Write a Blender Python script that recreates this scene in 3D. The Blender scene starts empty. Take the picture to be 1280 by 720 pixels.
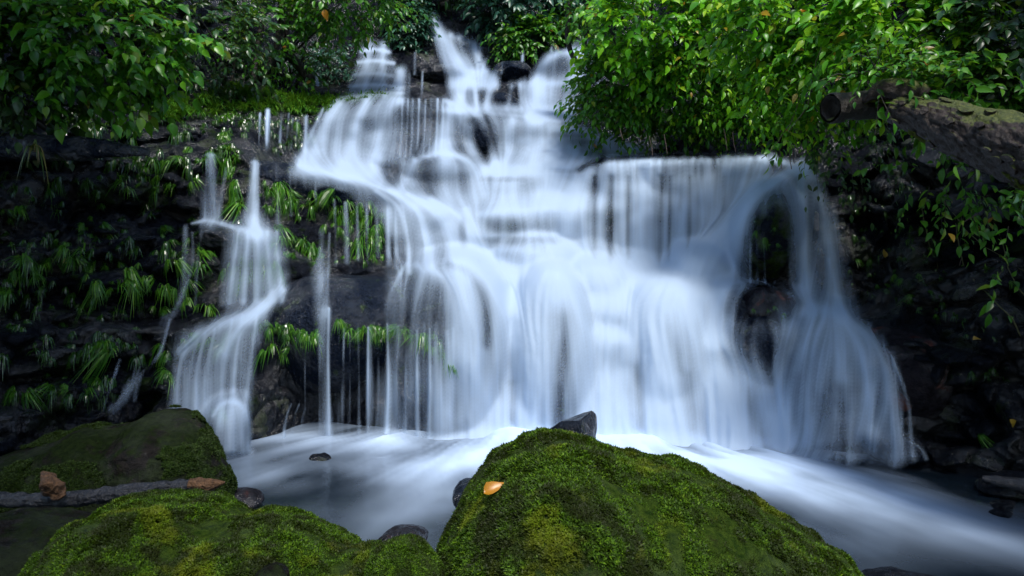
import bpy, math, random
import numpy as np
from mathutils import Vector, Matrix

SC = bpy.context.scene
COL = SC.collection
# ------------------------------------------------------------------ camera
F, CX, HY, CAMZ = 900.0, 640.0, 330.0, 2.0          # focal length (px of 1280), axis, camera height
cam = bpy.data.cameras.new('camera')
cam.sensor_width = 36.0
cam.lens = 36.0 * F / 1280.0
cam.shift_y = -(360.0 - HY) / 1280.0
cam.clip_start = 0.05
cam.clip_end = 300.0
camo = bpy.data.objects.new('camera', cam)
camo.location = (0, 0, CAMZ)
camo.rotation_euler = (math.radians(90), 0, 0)
COL.objects.link(camo)
SC.camera = camo

# ------------------------------------------------------------------ light
SUN_EL, SUN_AZ = 60.0, 158.0       # elevation, azimuth from +Y towards +X (deg)
w = bpy.data.worlds.new('World'); SC.world = w; w.use_nodes = True
nt = w.node_tree
bg = nt.nodes['Background']
sky = nt.nodes.new('ShaderNodeTexSky')
sky.sky_type = 'NISHITA'; sky.sun_disc = False
sky.sun_elevation = math.radians(SUN_EL); sky.sun_rotation = math.radians(SUN_AZ)
nt.links.new(sky.outputs[0], bg.inputs[0])
bg.inputs[1].default_value = 0.15
sl = bpy.data.lights.new('sun', 'SUN'); sl.energy = 2.5; sl.angle = math.radians(12); sl.color = (1.0, 0.95, 0.89)
so = bpy.data.objects.new('sun', sl); COL.objects.link(so)
az, el = math.radians(SUN_AZ), math.radians(SUN_EL)
sd = Vector((math.sin(az) * math.cos(el), math.cos(az) * math.cos(el), math.sin(el)))
so.rotation_euler = (-sd).to_track_quat('-Z', 'Y').to_euler()
so.location = (0, 0, 20)
SC.view_settings.view_transform = 'Standard'
SC.view_settings.look = 'None'
SC.view_settings.exposure = 0.78
SC.view_settings.gamma = 1.0
SC.cycles.transparent_max_bounces = 24
SC.cycles.max_bounces = 6
SC.cycles.use_denoising = True

# ------------------------------------------------------------------ numpy tools
rng = np.random.default_rng(7)

def P(px, py, Y):
    return np.stack([(np.asarray(px, float) - CX) / F * Y, np.asarray(Y, float) + 0 * np.asarray(px, float),
                     CAMZ + (HY - np.asarray(py, float)) / F * Y], -1)

def _h(ix, iy, iz, s):
    with np.errstate(over='ignore'):
        h = (ix.astype(np.int64) * 374761393 + iy.astype(np.int64) * 668265263 + iz.astype(np.int64) * 2147483647 + s * 1274126177) & 0xffffffff
        h = ((h ^ (h >> 13)) * 1274126177) & 0xffffffff
        h = ((h ^ (h >> 16)) * 2246822519) & 0xffffffff
    return ((h ^ (h >> 15)) & 0xffffff) / float(0xffffff)

def vnoise(p, s=0):
    p = np.asarray(p, float)
    i = np.floor(p).astype(np.int64); f = p - i
    f = f * f * f * (f * (f * 6 - 15) + 10)
    r = 0
    for dx in (0, 1):
        for dy in (0, 1):
            for dz in (0, 1):
                wt = (f[..., 0] if dx else 1 - f[..., 0]) * (f[..., 1] if dy else 1 - f[..., 1]) * (f[..., 2] if dz else 1 - f[..., 2])
                r = r + wt * _h(i[..., 0] + dx, i[..., 1] + dy, i[..., 2] + dz, s)
    return r * 2 - 1

def fbm(p, octaves=4, s=0, gain=0.5):
    a, t, n = 1.0, 0, 0
    p = np.asarray(p, float)
    for k in range(octaves):
        t = t + a * vnoise(p * (2 ** k), s + k * 17); n += a; a *= gain
    return t / n

def worley(p, s=0):
    """cell random value, and distance to the cell border"""
    i = np.floor(p).astype(np.int64)
    d1 = np.full(p.shape[:-1], 9.0); d2 = d1.copy(); val = d1 * 0
    for dx in (-1, 0, 1):
        for dy in (-1, 0, 1):
            for dz in (-1, 0, 1):
                c = i + np.array([dx, dy, dz])
                q = np.stack([c[..., k] + _h(c[..., 0], c[..., 1], c[..., 2], s + 3 * k + 1) for k in range(3)], -1)
                d = np.sqrt(((q - p) ** 2).sum(-1))
                v = _h(c[..., 0], c[..., 1], c[..., 2], s + 99)
                m = d < d1
                d2 = np.where(m, d1, np.minimum(d2, d)); val = np.where(m, v, val); d1 = np.where(m, d, d1)
    return val, d2 - d1

def mesh(name, v, f, mat=None, parent=None, smooth=True, uv=None, attrs=None, link=True):
    v = np.asarray(v, np.float32).reshape(-1, 3); f = np.asarray(f, np.int32)
    m = bpy.data.meshes.new(name)
    m.vertices.add(len(v)); m.vertices.foreach_set('co', v.ravel())
    k = f.shape[1]
    m.loops.add(f.size); m.loops.foreach_set('vertex_index', f.ravel())
    m.polygons.add(len(f))
    m.polygons.foreach_set('loop_start', np.arange(0, f.size, k, dtype=np.int32))
    m.polygons.foreach_set('loop_total', np.full(len(f), k, np.int32))
    m.polygons.foreach_set('use_smooth', np.full(len(f), bool(smooth)))
    if uv is not None:
        l = m.uv_layers.new(name='UVMap')
        l.data.foreach_set('uv', np.asarray(uv, np.float32)[f.ravel()].ravel())
    for a, vals in (attrs or {}).items():
        at = m.attributes.new(a, 'FLOAT', 'POINT'); at.data.foreach_set('value', np.asarray(vals, np.float32))
    m.update(calc_edges=True); m.validate()
    if mat: m.materials.append(mat)
    if not link: return m
    o = bpy.data.objects.new(name, m); COL.objects.link(o)
    if parent: o.parent = parent
    return o

def tag(o, label=None, cat=None, group=None, kind=None):
    if label: o['label'] = label
    if cat: o['category'] = cat
    if group: o['group'] = group
    if kind: o['kind'] = kind
    return o

def empty(name, loc, label, cat, group=None):
    o = bpy.data.objects.new(name, None); o.location = Vector([float(c) for c in loc]); o.empty_display_size = 0.1
    COL.objects.link(o)
    return tag(o, label, cat, group)

def part(name, v, f, mat, parent, **k):
    """mesh given in world coordinates, stored relative to its thing"""
    v = np.asarray(v, float).reshape(-1, 3) - np.array(parent.location)
    return mesh(name, v, f, mat, parent, **k)

def grid_faces(nr, nc):
    a = np.arange(nr * nc).reshape(nr, nc)
    return np.stack([a[:-1, :-1], a[1:, :-1], a[1:, 1:], a[:-1, 1:]], -1).reshape(-1, 4)

def tube(pts, rad, seg=6, cap=True, bump=0.0, seed=0):
    """triangulated tube along a polyline"""
    pts = np.asarray(pts, float); n = len(pts); rad = np.broadcast_to(np.asarray(rad, float), (n,))
    tg = np.gradient(pts, axis=0); tg /= np.linalg.norm(tg, axis=1)[:, None] + 1e-9
    up = np.array([0.13, 0.21, 0.97])
    a = np.cross(tg, up); a /= np.linalg.norm(a, axis=1)[:, None] + 1e-9
    b = np.cross(tg, a)
    th = np.arange(seg) / seg * 2 * math.pi
    ring = a[:, None] * np.cos(th)[None, :, None] + b[:, None] * np.sin(th)[None, :, None]
    r = np.repeat(rad[:, None], seg, 1)
    if bump:
        q = pts[:, None] + ring * r[..., None]
        r = r * (1 + bump * fbm(q / max(rad.mean(), .01) * .8, 3, seed))
        if seg > 40:                            # long ridges and cracks of the bark
            al = np.linspace(0, np.linalg.norm(np.diff(pts, axis=0), axis=1).sum(), n)[:, None]
            cr = fbm(np.stack([np.cos(th)[None] * 6 + 0 * al, np.sin(th)[None] * 6 + 0 * al, al * 5 + 0 * th[None]], -1), 4, seed + 9)
            r = r * (1 - .10 * np.clip(.16 - np.abs(cr), 0, 1) / .16 + .05 * cr)
    v = (pts[:, None] + ring * r[..., None]).reshape(-1, 3)
    ix = np.arange(n * seg).reshape(n, seg)
    nx = np.roll(ix, -1, 1)
    q = np.stack([ix[:-1], ix[1:], nx[1:], nx[:-1]], -1).reshape(-1, 4)
    f = np.concatenate([q[:, [0, 1, 2]], q[:, [0, 2, 3]]])
    if cap:
        v = np.concatenate([v, pts[:1], pts[-1:]])
        c0, c1 = n * seg, n * seg + 1
        f = np.concatenate([f, np.stack([np.full(seg, c0), ix[0], nx[0]], -1), np.stack([np.full(seg, c1), nx[-1], ix[-1]], -1)])
    return v, f

def spline(pts, n):
    """Catmull-Rom through points, n samples, spaced by chord length"""
    p = np.asarray(pts, float)
    if len(p) == 2:
        t = np.linspace(0, 1, n)[:, None]; return p[0] * (1 - t) + p[1] * t
    q = np.concatenate([[2 * p[0] - p[1]], p, [2 * p[-1] - p[-2]]])
    L = np.concatenate([[0], np.cumsum(np.linalg.norm(np.diff(p, axis=0), axis=1))])
    s = np.linspace(0, L[-1], n); k = np.clip(np.searchsorted(L, s, 'right') - 1, 0, len(p) - 2)
    t = ((s - L[k]) / (L[k + 1] - L[k] + 1e-9))[:, None]
    a, b, c, d = q[k], q[k + 1], q[k + 2], q[k + 3]
    return 0.5 * (2 * b + (c - a) * t + (2 * a - 5 * b + 4 * c - d) * t ** 2 + (3 * b - a - 3 * c + d) * t ** 3)

def join(lst):
    vs, fs, o = [], [], 0
    for v, f in lst:
        vs.append(v); fs.append(np.asarray(f) + o); o += len(v)
    return np.concatenate(vs), np.concatenate(fs)

def rotmat(d, n):
    """frames with x = side, y = direction d, z = close to n"""
    d = d / (np.linalg.norm(d, axis=-1, keepdims=True) + 1e-9)
    x = np.cross(d, n); x /= np.linalg.norm(x, axis=-1, keepdims=True) + 1e-9
    z = np.cross(x, d)
    return np.stack([x, d, z], -1)

def scatter(tv, tf, pos, R, sc):
    """copy template (tv, tf) to many frames -> one big v, f"""
    v = np.einsum('nij,kj->nki', R, tv) * np.asarray(sc)[:, None, None] + pos[:, None]
    f = tf[None] + (np.arange(len(pos)) * len(tv))[:, None, None]
    return v.reshape(-1, 3), f.reshape(-1, tf.shape[1])

# ------------------------------------------------------------------ materials
def new_mat(name):
    m = bpy.data.materials.new(name); m.use_nodes = True
    t = m.node_tree; t.nodes.clear()
    out = t.nodes.new('ShaderNodeOutputMaterial')
    return m, t, out

class N:
    """tiny node helper"""
    def __init__(s, t): s.t = t
    def __call__(s, kind, **kw):
        n = s.t.nodes.new('ShaderNode' + kind)
        for k, v in kw.items():
            if k.startswith('_'): setattr(n, k[1:], v)
            else:
                key = int(k[1:]) if k[0] == 'i' and k[1:].isdigit() else k.replace('__', ' ')
                sock = n.inputs[key]
                if hasattr(v, 'is_linked') or isinstance(v, bpy.types.NodeSocket): s.t.links.new(v, sock)
                else: sock.default_value = v
        return n
    def math(s, op, a, b=0.0, clamp=False):
        n = s.t.nodes.new('ShaderNodeMath'); n.operation = op; n.use_clamp = clamp
        for k, v in ((0, a), (1, b)):
            if isinstance(v, bpy.types.NodeSocket): s.t.links.new(v, n.inputs[k])
            else: n.inputs[k].default_value = v
        return n.outputs[0]
    def ramp(s, fac, stops, interp='LINEAR'):
        n = s.t.nodes.new('ShaderNodeValToRGB'); s.t.links.new(fac, n.inputs[0])
        e = n.color_ramp.elements; n.color_ramp.interpolation = interp
        while len(e) < len(stops): e.new(0.5)
        for k, (p, c) in enumerate(stops):
            e[k].position = p; e[k].color = (c, c, c, 1) if isinstance(c, (int, float)) else (*c, 1)
        return n.outputs[0]
    def mix(s, f, a, b):
        n = s.t.nodes.new('ShaderNodeMix'); n.data_type = 'RGBA'
        for k, v in ((0, f), (6, a), (7, b)):
            if isinstance(v, bpy.types.NodeSocket): s.t.links.new(v, n.inputs[k])
            else: n.inputs[k].default_value = v if isinstance(v, float) else (*v, 1)
        return n.outputs[2]

def rock_mat(name, c0, c1, rough=(0.2, 0.5), scale=1.0, bump=0.6, moss=0.0, rust=0.0, lichen=0.0, mossc=((.012, .03, .006), (.04, .075, .012)), spec=1.0):
    m, t, out = new_mat(name); n = N(t)
    co = n('TexCoord').outputs['Object']
    big = n('TexNoise', Vector=co, Scale=1.6 * scale, Detail=6.0, Roughness=.6).outputs[0]
    fine = n('TexNoise', Vector=co, Scale=14.0 * scale, Detail=8.0, Roughness=.65).outputs[0]
    vor = n('TexVoronoi', Vector=co, Scale=9.0 * scale, _feature='SMOOTH_F1').outputs[0]
    col = n.mix(n.ramp(fine, [(.3, 0.0), (.7, 1.0)]), c0, c1)
    if rust:
        rn = n('TexNoise', Vector=co, Scale=2.3 * scale, Detail=5.0, Distortion=.6).outputs[0]
        col = n.mix(n.ramp(rn, [(.58 - rust * .12, 0.0), (.68 - rust * .12, 1.0)]), col, (.10, .022, .012))
    if lichen:
        ln = n('TexNoise', Vector=co, Scale=7.0 * scale, Detail=6.0, Roughness=.7).outputs[0]
        col = n.mix(n.ramp(ln, [(.62, 0.0), (.68, lichen)]), col, (.22, .23, .22))
    rgh = n.ramp(big, [(.35, rough[0]), (.65, rough[1])])
    if moss:
        mn = n('TexNoise', Vector=co, Scale=2.0 * scale, Detail=7.0, Roughness=.7).outputs[0]
        mk = n.ramp(mn, [(.62 - .3 * moss, 0.0), (.70 - .3 * moss, 1.0)])
        mc = n.mix(n.ramp(fine, [(.35, 0.0), (.65, 1.0)]), *mossc)
        col = n.mix(mk, col, mc)
        rgh = n.mix(mk, rgh, (.8, .8, .8))
    h = n.math('ADD', n.math('MULTIPLY', fine, .6), n.math('MULTIPLY', vor, .5))
    h = n.math('ADD', h, n.math('MULTIPLY', big, 1.2))
    b = n('Bump', Height=h, Strength=bump, Distance=.08)
    wn = n('TexNoise', Vector=co, Scale=1.1 * scale, Detail=4.0, Roughness=.6).outputs[0]
    p = n('BsdfPrincipled', Base__Color=col, Roughness=rgh, Normal=b.outputs[0])
    t.links.new(n.ramp(wn, [(.44, .04), (.60, spec)]), p.inputs['Specular IOR Level'])
    t.links.new(p.outputs[0], out.inputs[0])
    return m

M_ROCK = rock_mat('wet_black_rock', (.003, .0035, .006), (.012, .015, .022), (.07, .2), 1.3, 1.0, moss=.25, mossc=((.004, .010, .003), (.014, .028, .006)))
M_ROCKM = rock_mat('mossy_wet_rock', (.004, .005, .008), (.016, .02, .03), (.10, .4), 2.0, 1.0, moss=.55, mossc=((.008, .02, .004), (.03, .055, .008)))
M_BLUE = rock_mat('wet_blue_grey_rock', (.005, .008, .015), (.018, .026, .046), (.07, .2), 2.4, 1.0, moss=.1)
M_RUST = rock_mat('wet_rust_stained_rock', (.005, .005, .007), (.022, .02, .026), (.08, .24), 1.3, .9, rust=.35)
M_DARKM = rock_mat('dark_mossy_boulder', (.005, .005, .005), (.018, .015, .013), (.25, .6), 1.6, 1.0, moss=.65, lichen=.2, mossc=((.005, .010, .003), (.014, .024, .006)), spec=.3)
M_MOSSB = rock_mat('moss_bed', (.012, .016, .006), (.03, .04, .01), (.7, .9), 2.2, 1.0, moss=.9, mossc=((.012, .03, .004), (.05, .085, .01)), spec=.3)
M_SOIL = rock_mat('dark_soil', (.006, .007, .005), (.018, .02, .014), (.6, .9), 1.0, .8, moss=.7, mossc=((.006, .014, .004), (.014, .028, .008)), spec=.3)

def bark_mat(name, c0, c1, moss=0.0, sc=1.0, rough=.6):
    m, t, out = new_mat(name); n = N(t)
    tc = n('TexCoord').outputs['Object']
    a = n('TexNoise', Vector=tc, Scale=22.0 * sc, Detail=8.0, Roughness=.7).outputs[0]
    b = n('TexVoronoi', Vector=tc, Scale=14.0 * sc).outputs[0]
    col = n.mix(n.ramp(a, [(.3, 0.0), (.7, 1.0)]), c0, c1)
    big = n('TexNoise', Vector=tc, Scale=3.0 * sc, Detail=6.0, Roughness=.7).outputs[0]
    if moss:
        geo = n('NewGeometry').outputs['Normal']
        z = n('SeparateXYZ', Vector=geo).outputs[2]
        k = n.math('ADD', n.math('MULTIPLY', z, .35), big)
        mk = n.ramp(k, [(.95 - moss * .5, 0.0), (1.02 - moss * .5, 1.0)])
        col = n.mix(mk, col, n.mix(n.ramp(a, [(.35, 0.0), (.65, 1.0)]), (.03, .05, .008), (.12, .14, .02)))
    bp = n('Bump', Height=n.math('ADD', a, n.math('MULTIPLY', b, .7)), Strength=.9, Distance=.03)
    p = n('BsdfPrincipled', Base__Color=col, Roughness=rough, Normal=bp.outputs[0])
    t.links.new(p.outputs[0], out.inputs[0])
    return m
M_BARK = bark_mat('wet_bark', (.006, .004, .003), (.045, .028, .020), .6, 1.3, .5)
M_BARKD = bark_mat('dark_bark', (.010, .008, .006), (.034, .028, .021), .2)
M_WOOD = bark_mat('rotten_wood', (.03, .014, .006), (.17, .085, .035), 0, 1.5)
M_DRIFT = bark_mat('wet_driftwood', (.006, .007, .010), (.03, .035, .048), 0, 1.2, .3)
M_VINE = bark_mat('vine_skin', (.04, .05, .02), (.14, .13, .04), 0)
M_ROOT = bark_mat('dry_root', (.06, .04, .035), (.16, .11, .09), 0)

def leaf_mat(name, stops, trans=.35, rough=.35, gloss=.5, patch=None):
    m, t, out = new_mat(name); n = N(t)
    r1 = n('NewGeometry').outputs['Random Per Island']
    r2 = n('ObjectInfo').outputs['Random']
    r = n.math('FRACT', n.math('ADD', r1, r2))
    col = n.ramp(r, stops)
    nz = n('TexNoise', Vector=n('TexCoord').outputs['Object'], Scale=12.0, Detail=3.0).outputs[0]
    if patch:                                   # clumps of older brown, bright and yellow moss
        oc = n('TexCoord').outputs['Object']
        p1 = n('TexNoise', Vector=oc, Scale=5.0, Detail=5.0, Roughness=.65, Distortion=.4).outputs[0]
        p2 = n('TexNoise', Vector=n('Mapping', Vector=oc, Location=(5, 3, 1)).outputs[0], Scale=3.2, Detail=4.0, Roughness=.6).outputs[0]
        col = n.mix(n.ramp(p1, [(.44, 0.0), (.56, .92)]), col, patch[0])
        col = n.mix(n.ramp(p2, [(.56, 0.0), (.66, .55)]), col, patch[1])
    col = n.mix(n.ramp(nz, [(.35, 0.0), (.7, .2)]), col, (.03, .08, .01))
    p = n('BsdfPrincipled', Base__Color=col, Roughness=rough)
    p.inputs['Specular IOR Level'].default_value = gloss
    tr = n('BsdfTranslucent', Color=n.mix(.35, col, (.25, .4, .02)))
    mx = n('MixShader', i0=trans, i1=p.outputs[0], i2=tr.outputs[0])
    t.links.new(mx.outputs[0], out.inputs[0])
    return m
Y_ = (.42, .26, .02)
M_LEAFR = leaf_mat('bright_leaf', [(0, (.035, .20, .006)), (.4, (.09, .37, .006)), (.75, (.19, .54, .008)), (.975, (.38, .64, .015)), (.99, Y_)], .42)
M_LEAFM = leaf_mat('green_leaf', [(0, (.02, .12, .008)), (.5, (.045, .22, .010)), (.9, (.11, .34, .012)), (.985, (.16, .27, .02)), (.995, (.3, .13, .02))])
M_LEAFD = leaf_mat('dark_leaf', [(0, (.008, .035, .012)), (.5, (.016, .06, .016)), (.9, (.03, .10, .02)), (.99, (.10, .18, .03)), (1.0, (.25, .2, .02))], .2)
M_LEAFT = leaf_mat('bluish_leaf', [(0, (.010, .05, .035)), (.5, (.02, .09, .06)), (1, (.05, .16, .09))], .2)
M_BLADE = leaf_mat('sedge_blade', [(0, (.018, .085, .008)), (.5, (.045, .18, .012)), (.85, (.10, .28, .018)), (1, (.18, .36, .03))], .25, .28, .5)
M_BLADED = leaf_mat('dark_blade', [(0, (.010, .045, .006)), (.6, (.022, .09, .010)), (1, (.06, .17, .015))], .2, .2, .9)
M_BLADEY = leaf_mat('yellowed_blade', [(0, (.05, .13, .02)), (.5, (.12, .2, .04)), (1, (.28, .2, .07))], .3, .3)
M_MOSS = leaf_mat('moss_sprig', [(0, (.016, .03, .004)), (.3, (.03, .065, .005)), (.6, (.055, .12, .008)), (.88, (.10, .22, .008)), (1, (.17, .28, .010))], .3, .55, .2, patch=((.018, .022, .006), (.20, .24, .010)))
M_MOSSD = leaf_mat('dark_moss_sprig', [(0, (.006, .012, .003)), (.5, (.014, .03, .005)), (1, (.04, .07, .01))], .2, .6, .2)
M_YLEAF = leaf_mat('fallen_yellow_leaf', [(0, (.45, .17, .012)), (1, (.5, .22, .015))], .2)
M_DLEAF = leaf_mat('fallen_ochre_leaf', [(0, (.35, .22, .03)), (1, (.45, .3, .04))], .2)

def water_mat():
    m, t, out = new_mat('silky_falling_water'); n = N(t)
    alpha = n('Attribute', _attribute_name='opacity').outputs['Fac']
    dif = n('BsdfDiffuse', Color=(.58, .74, .95, 1))
    trn = n('BsdfTranslucent', Color=(.52, .71, .96, 1))
    mx = n('MixShader', i0=.35, i1=dif.outputs[0], i2=trn.outputs[0])
    tp = n('BsdfTransparent')
    fin = n('MixShader', i0=alpha, i1=tp.outputs[0], i2=mx.outputs[0])
    t.links.new(fin.outputs[0], out.inputs[0])
    return m
M_WATER = water_mat()

def pool_mat():
    m, t, out = new_mat('pool_water'); n = N(t)
    fo = n('Attribute', _attribute_name='foam').outputs['Fac']
    co = n('TexCoord').outputs['Object']
    nz = n('TexNoise', Vector=co, Scale=6.0, Detail=3.0).outputs[0]
    b = n('Bump', Height=nz, Strength=.12, Distance=.05)
    wat = n('BsdfPrincipled', Base__Color=(.006, .012, .02, 1), Roughness=.16, Normal=b.outputs[0])
    foam = n('BsdfDiffuse', Color=(.55, .71, .94, 1))
    mx = n('MixShader', i0=fo, i1=wat.outputs[0], i2=foam.outputs[0])
    t.links.new(mx.outputs[0], out.inputs[0])
    return m
M_POOL = pool_mat()

# ------------------------------------------------------------------ the lie of the rock: depth along every line of sight
COLS = {
 -400: [(640, 4.6), (400, 5.2), (200, 6.0), (-300, 10)],
 0:   [(640, 5.6), (560, 6.5), (520, 6.7), (505, 7.1), (420, 7.2), (400, 7.6), (310, 7.8), (295, 8.2), (200, 8.4), (170, 9.0), (150, 9.6), (-300, 13)],
 100: [(640, 6.0), (560, 6.9), (490, 7.0), (470, 7.5), (400, 7.6), (380, 8.0), (290, 8.2), (275, 8.6), (200, 8.8), (165, 9.4), (140, 10.2), (-300, 14)],
 200: [(640, 6.6), (560, 7.4), (420, 7.8), (400, 8.3), (300, 8.6), (275, 9.2), (200, 9.4), (165, 10.2), (140, 11.2), (-300, 16)],
 300: [(640, 6.9), (560, 7.8), (410, 8.2), (385, 8.7), (300, 9.0), (280, 9.7), (200, 10.2), (150, 11.0), (135, 12.4), (90, 13.8), (-300, 18)],
 400: [(640, 7.6), (545, 8.9), (400, 9.2), (330, 9.5), (320, 9.8), (225, 10.2), (212, 11.6), (195, 12.4), (150, 12.8), (135, 13.6), (110, 15.2), (50, 16.8), (-300, 20)],
 500: [(640, 7.4), (545, 8.5), (400, 9.0), (345, 9.5), (320, 9.9), (265, 10.3), (248, 11.1), (225, 12.3), (130, 12.9), (122, 14.6), (60, 16.5), (-300, 21)],
 600: [(640, 7.3), (545, 8.4), (400, 9.0), (345, 9.7), (325, 10.3), (272, 10.7), (255, 11.2), (225, 11.9), (205, 12.6), (140, 13.0), (132, 15.0), (95, 15.6), (88, 16.6), (20, 17.6), (-300, 22)],
 680: [(640, 7.3), (545, 8.4), (420, 8.9), (350, 9.6), (325, 10.4), (262, 10.8), (250, 11.6), (205, 12.0), (195, 12.7), (152, 13.0), (146, 14.4), (105, 14.9), (98, 15.8), (60, 16.4), (50, 18), (-300, 22)],
 780: [(640, 7.2), (550, 8.3), (430, 8.8), (360, 9.5), (335, 10.5), (204, 10.9), (196, 12.6), (172, 12.9), (160, 13.6), (-300, 17)],
 880: [(640, 7.1), (555, 8.2), (440, 8.7), (370, 9.4), (335, 10.4), (200, 10.8), (191, 12.0), (100, 12.8), (-300, 16)],
 970: [(640, 6.9), (560, 8.0), (470, 8.4), (395, 8.9), (355, 9.7), (215, 10.3), (192, 11.2), (100, 12.0), (-300, 15)],
 1060:[(640, 6.4), (580, 7.3), (470, 7.8), (400, 8.3), (380, 8.9), (230, 9.5), (190, 9.9), (-300, 13.5)],
 1150:[(640, 6.0), (600, 6.7), (470, 7.1), (400, 7.6), (200, 8.7), (100, 9.6), (-300, 12.5)],
 1280:[(640, 5.6), (610, 6.4), (500, 6.5), (400, 6.9), (200, 7.8), (-300, 11)],
 1700:[(640, 4.2), (400, 5.0), (200, 5.8), (-300, 9)],
}
GX0, GX1, GY0, GY1, GS = -240, 1520, -240, 660, 2
gx = np.arange(GX0, GX1 + 1, GS, dtype=float); gy = np.arange(GY0, GY1 + 1, GS, dtype=float)
ck = sorted(COLS)
cc = np.stack([np.interp(gy, [a for a, b in COLS[k][::-1]], [b for a, b in COLS[k][::-1]]) for k in ck], 1)
# blend columns
D0 = np.empty((len(gy), len(gx)))
for i in range(len(gy)):
    t = np.interp(gx, ck, np.arange(len(ck))); k = np.clip(t.astype(int), 0, len(ck) - 2); f = t - k; f = f * f * (3 - 2 * f)
    D0[i] = cc[i, k] * (1 - f) + cc[i, k + 1] * f
PX, PY = np.meshgrid(gx, gy)

def blur(a, r):
    k = np.exp(-0.5 * (np.arange(-int(3 * r), int(3 * r) + 1) / r) ** 2); k /= k.sum(); h = len(k) // 2
    a = np.pad(a, h, mode='edge')
    a = np.apply_along_axis(lambda c: np.convolve(c, k, 'valid'), 0, a)
    return np.apply_along_axis(lambda c: np.convolve(c, k, 'valid'), 1, a)

def erode(a, n):
    for _ in range(n):
        b = np.pad(a, 1, mode='edge')
        a = np.minimum.reduce([b[i:i + a.shape[0], j:j + a.shape[1]] for i in range(3) for j in range(3)])
    return a

# (name, label, category, px, py, Y, rx px, ry px, depth m, roll deg, material, group)
BLD = [
 ('boulder', 'broad wet black boulder left of the main fall with a hanging grass fringe', 436, 412, 9.35, 132, 80, .95, -8, 'blue', 1),
 ('boulder', 'rounded dark boulder under thin water just left of the white lower fall', 560, 462, 9.15, 82, 142, .85, 3, 'blue', 1),
 ('boulder', 'boulder buried in white water at the centre of the lower fall', 690, 500, 9.25, 60, 163, .9, 0, 'blue', 1),
 ('boulder', 'rounded boulder under white foam below the right end of the main curtain', 822, 505, 9.25, 70, 151, .85, 3, 'blue', 1),
 ('boulder', 'small boulder under foam at the foot of the main curtain', 742, 376, 9.75, 46, 46, .65, 0, 'blue', 1),
 ('boulder', 'blue grey dome boulder below the dark strip of the upper curtain', 556, 236, 12.1, 50, 46, .7, 0, 'blue', 1),
 ('boulder', 'small dark boulder left of the blue grey dome boulder in the middle cascade', 490, 220, 12.1, 20, 24, .4, 0, 'blue', 1),
 ('boulder', 'boulder hidden in foam at the right foot of the main curtain', 872, 352, 10.2, 34, 40, .6, 0, 'blue', 1),
 ('boulder', 'boulder hidden in foam at the left foot of the main curtain', 668, 338, 10.2, 48, 34, .6, 0, 'blue', 1),
 ('boulder', 'low mossy boulder in the middle of the cascade under a thin veil', 628, 294, 10.75, 40, 34, .5, 0, 'moss', 1),
 ('boulder', 'upright mossy rock pillar dividing the falls on the right', 958, 294, 9.75, 31, 62, .6, 4, 'moss', 1),
 ('boulder', 'black boulder with reddish stains right below the mossy rock pillar', 958, 384, 9.1, 38, 27, .5, 5, 'rust', 1),
 ('boulder', 'dark round boulder in the white water under the red stained boulder', 948, 428, 8.85, 40, 40, .55, -5, 'blue', 1),
 ('boulder', 'small dark boulder half covered by spray left of the red stained boulder', 916, 402, 9.3, 28, 40, .5, 0, 'blue', 1),
 ('boulder', 'large dome boulder under the veil of the lower right fall', 1052, 532, 8.35, 80, 140, .9, 3, 'blue', 1),
 ('boulder', 'rust stained sloping boulder at the right edge of the falls', 1120, 470, 8.0, 70, 62, .8, 28, 'rust', 1),
 ('boulder', 'low dark boulder at the foot of the lower right fall where a trickle ends', 1112, 556, 7.4, 36, 24, .5, 12, 'blue', 1),
 ('boulder', 'dark rock block beside the upper curtain near the middle of the falls', 606, 178, 13.0, 22, 34, .5, -20, 'blue', 1),
 ('boulder', 'flat dark rock at the left of the upper steps', 548, 96, 15.6, 38, 14, .6, 0, 'rock', 1),
 ('boulder', 'squat dark rock between the two upper right cascades', 640, 92, 15.6, 26, 16, .6, 0, 'blue', 1),
 ('boulder', 'round wet rock at the foot of the upper right cascade', 630, 132, 14.8, 24, 16, .5, 0, 'blue', 1),
 ('boulder', 'small wet rock under the narrow middle step of the upper falls', 590, 128, 14.9, 16, 14, .4, 0, 'blue', 1),
 ('boulder', 'boulder beneath the rounded upper right cascade', 700, 96, 15.3, 30, 30, .6, 0, 'blue', 1),
 ('boulder', 'wet rock hump at the foot of the thin left fall', 290, 300, 9.3, 40, 18, .5, 6, 'rock', 1),
 ('boulder', 'dome rock under the veil at the foot of the lower left fall', 288, 536, 7.7, 22, 34, .35, 0, 'blue', 1),
 ('boulder', 'long wet ledge rock slanting down from the thin left fall', 408, 243, 10.6, 150, 32, .55, 13, 'ledge', 1),
]
def ell_depth(px, py, c, r, roll):
    """depth of the front of an ellipsoid on the ray through a pixel (inf if missed)"""
    d = np.stack([(px - CX) / F, np.ones_like(px), (HY - py) / F], -1)
    o = np.array([0, 0, CAMZ]) - c
    a = math.radians(roll); ca, sa = math.cos(a), math.sin(a)
    R = np.array([[ca, 0, -sa], [0, 1, 0], [sa, 0, ca]])     # world -> local
    d = d @ R.T / r; o = (R @ o) / r
    A = (d ** 2).sum(-1); B = d @ o; C = o @ o - 1
    q = B * B - A * C
    return np.where(q > 0, (-B - np.sqrt(np.maximum(q, 0))) / A, np.inf)

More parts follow.
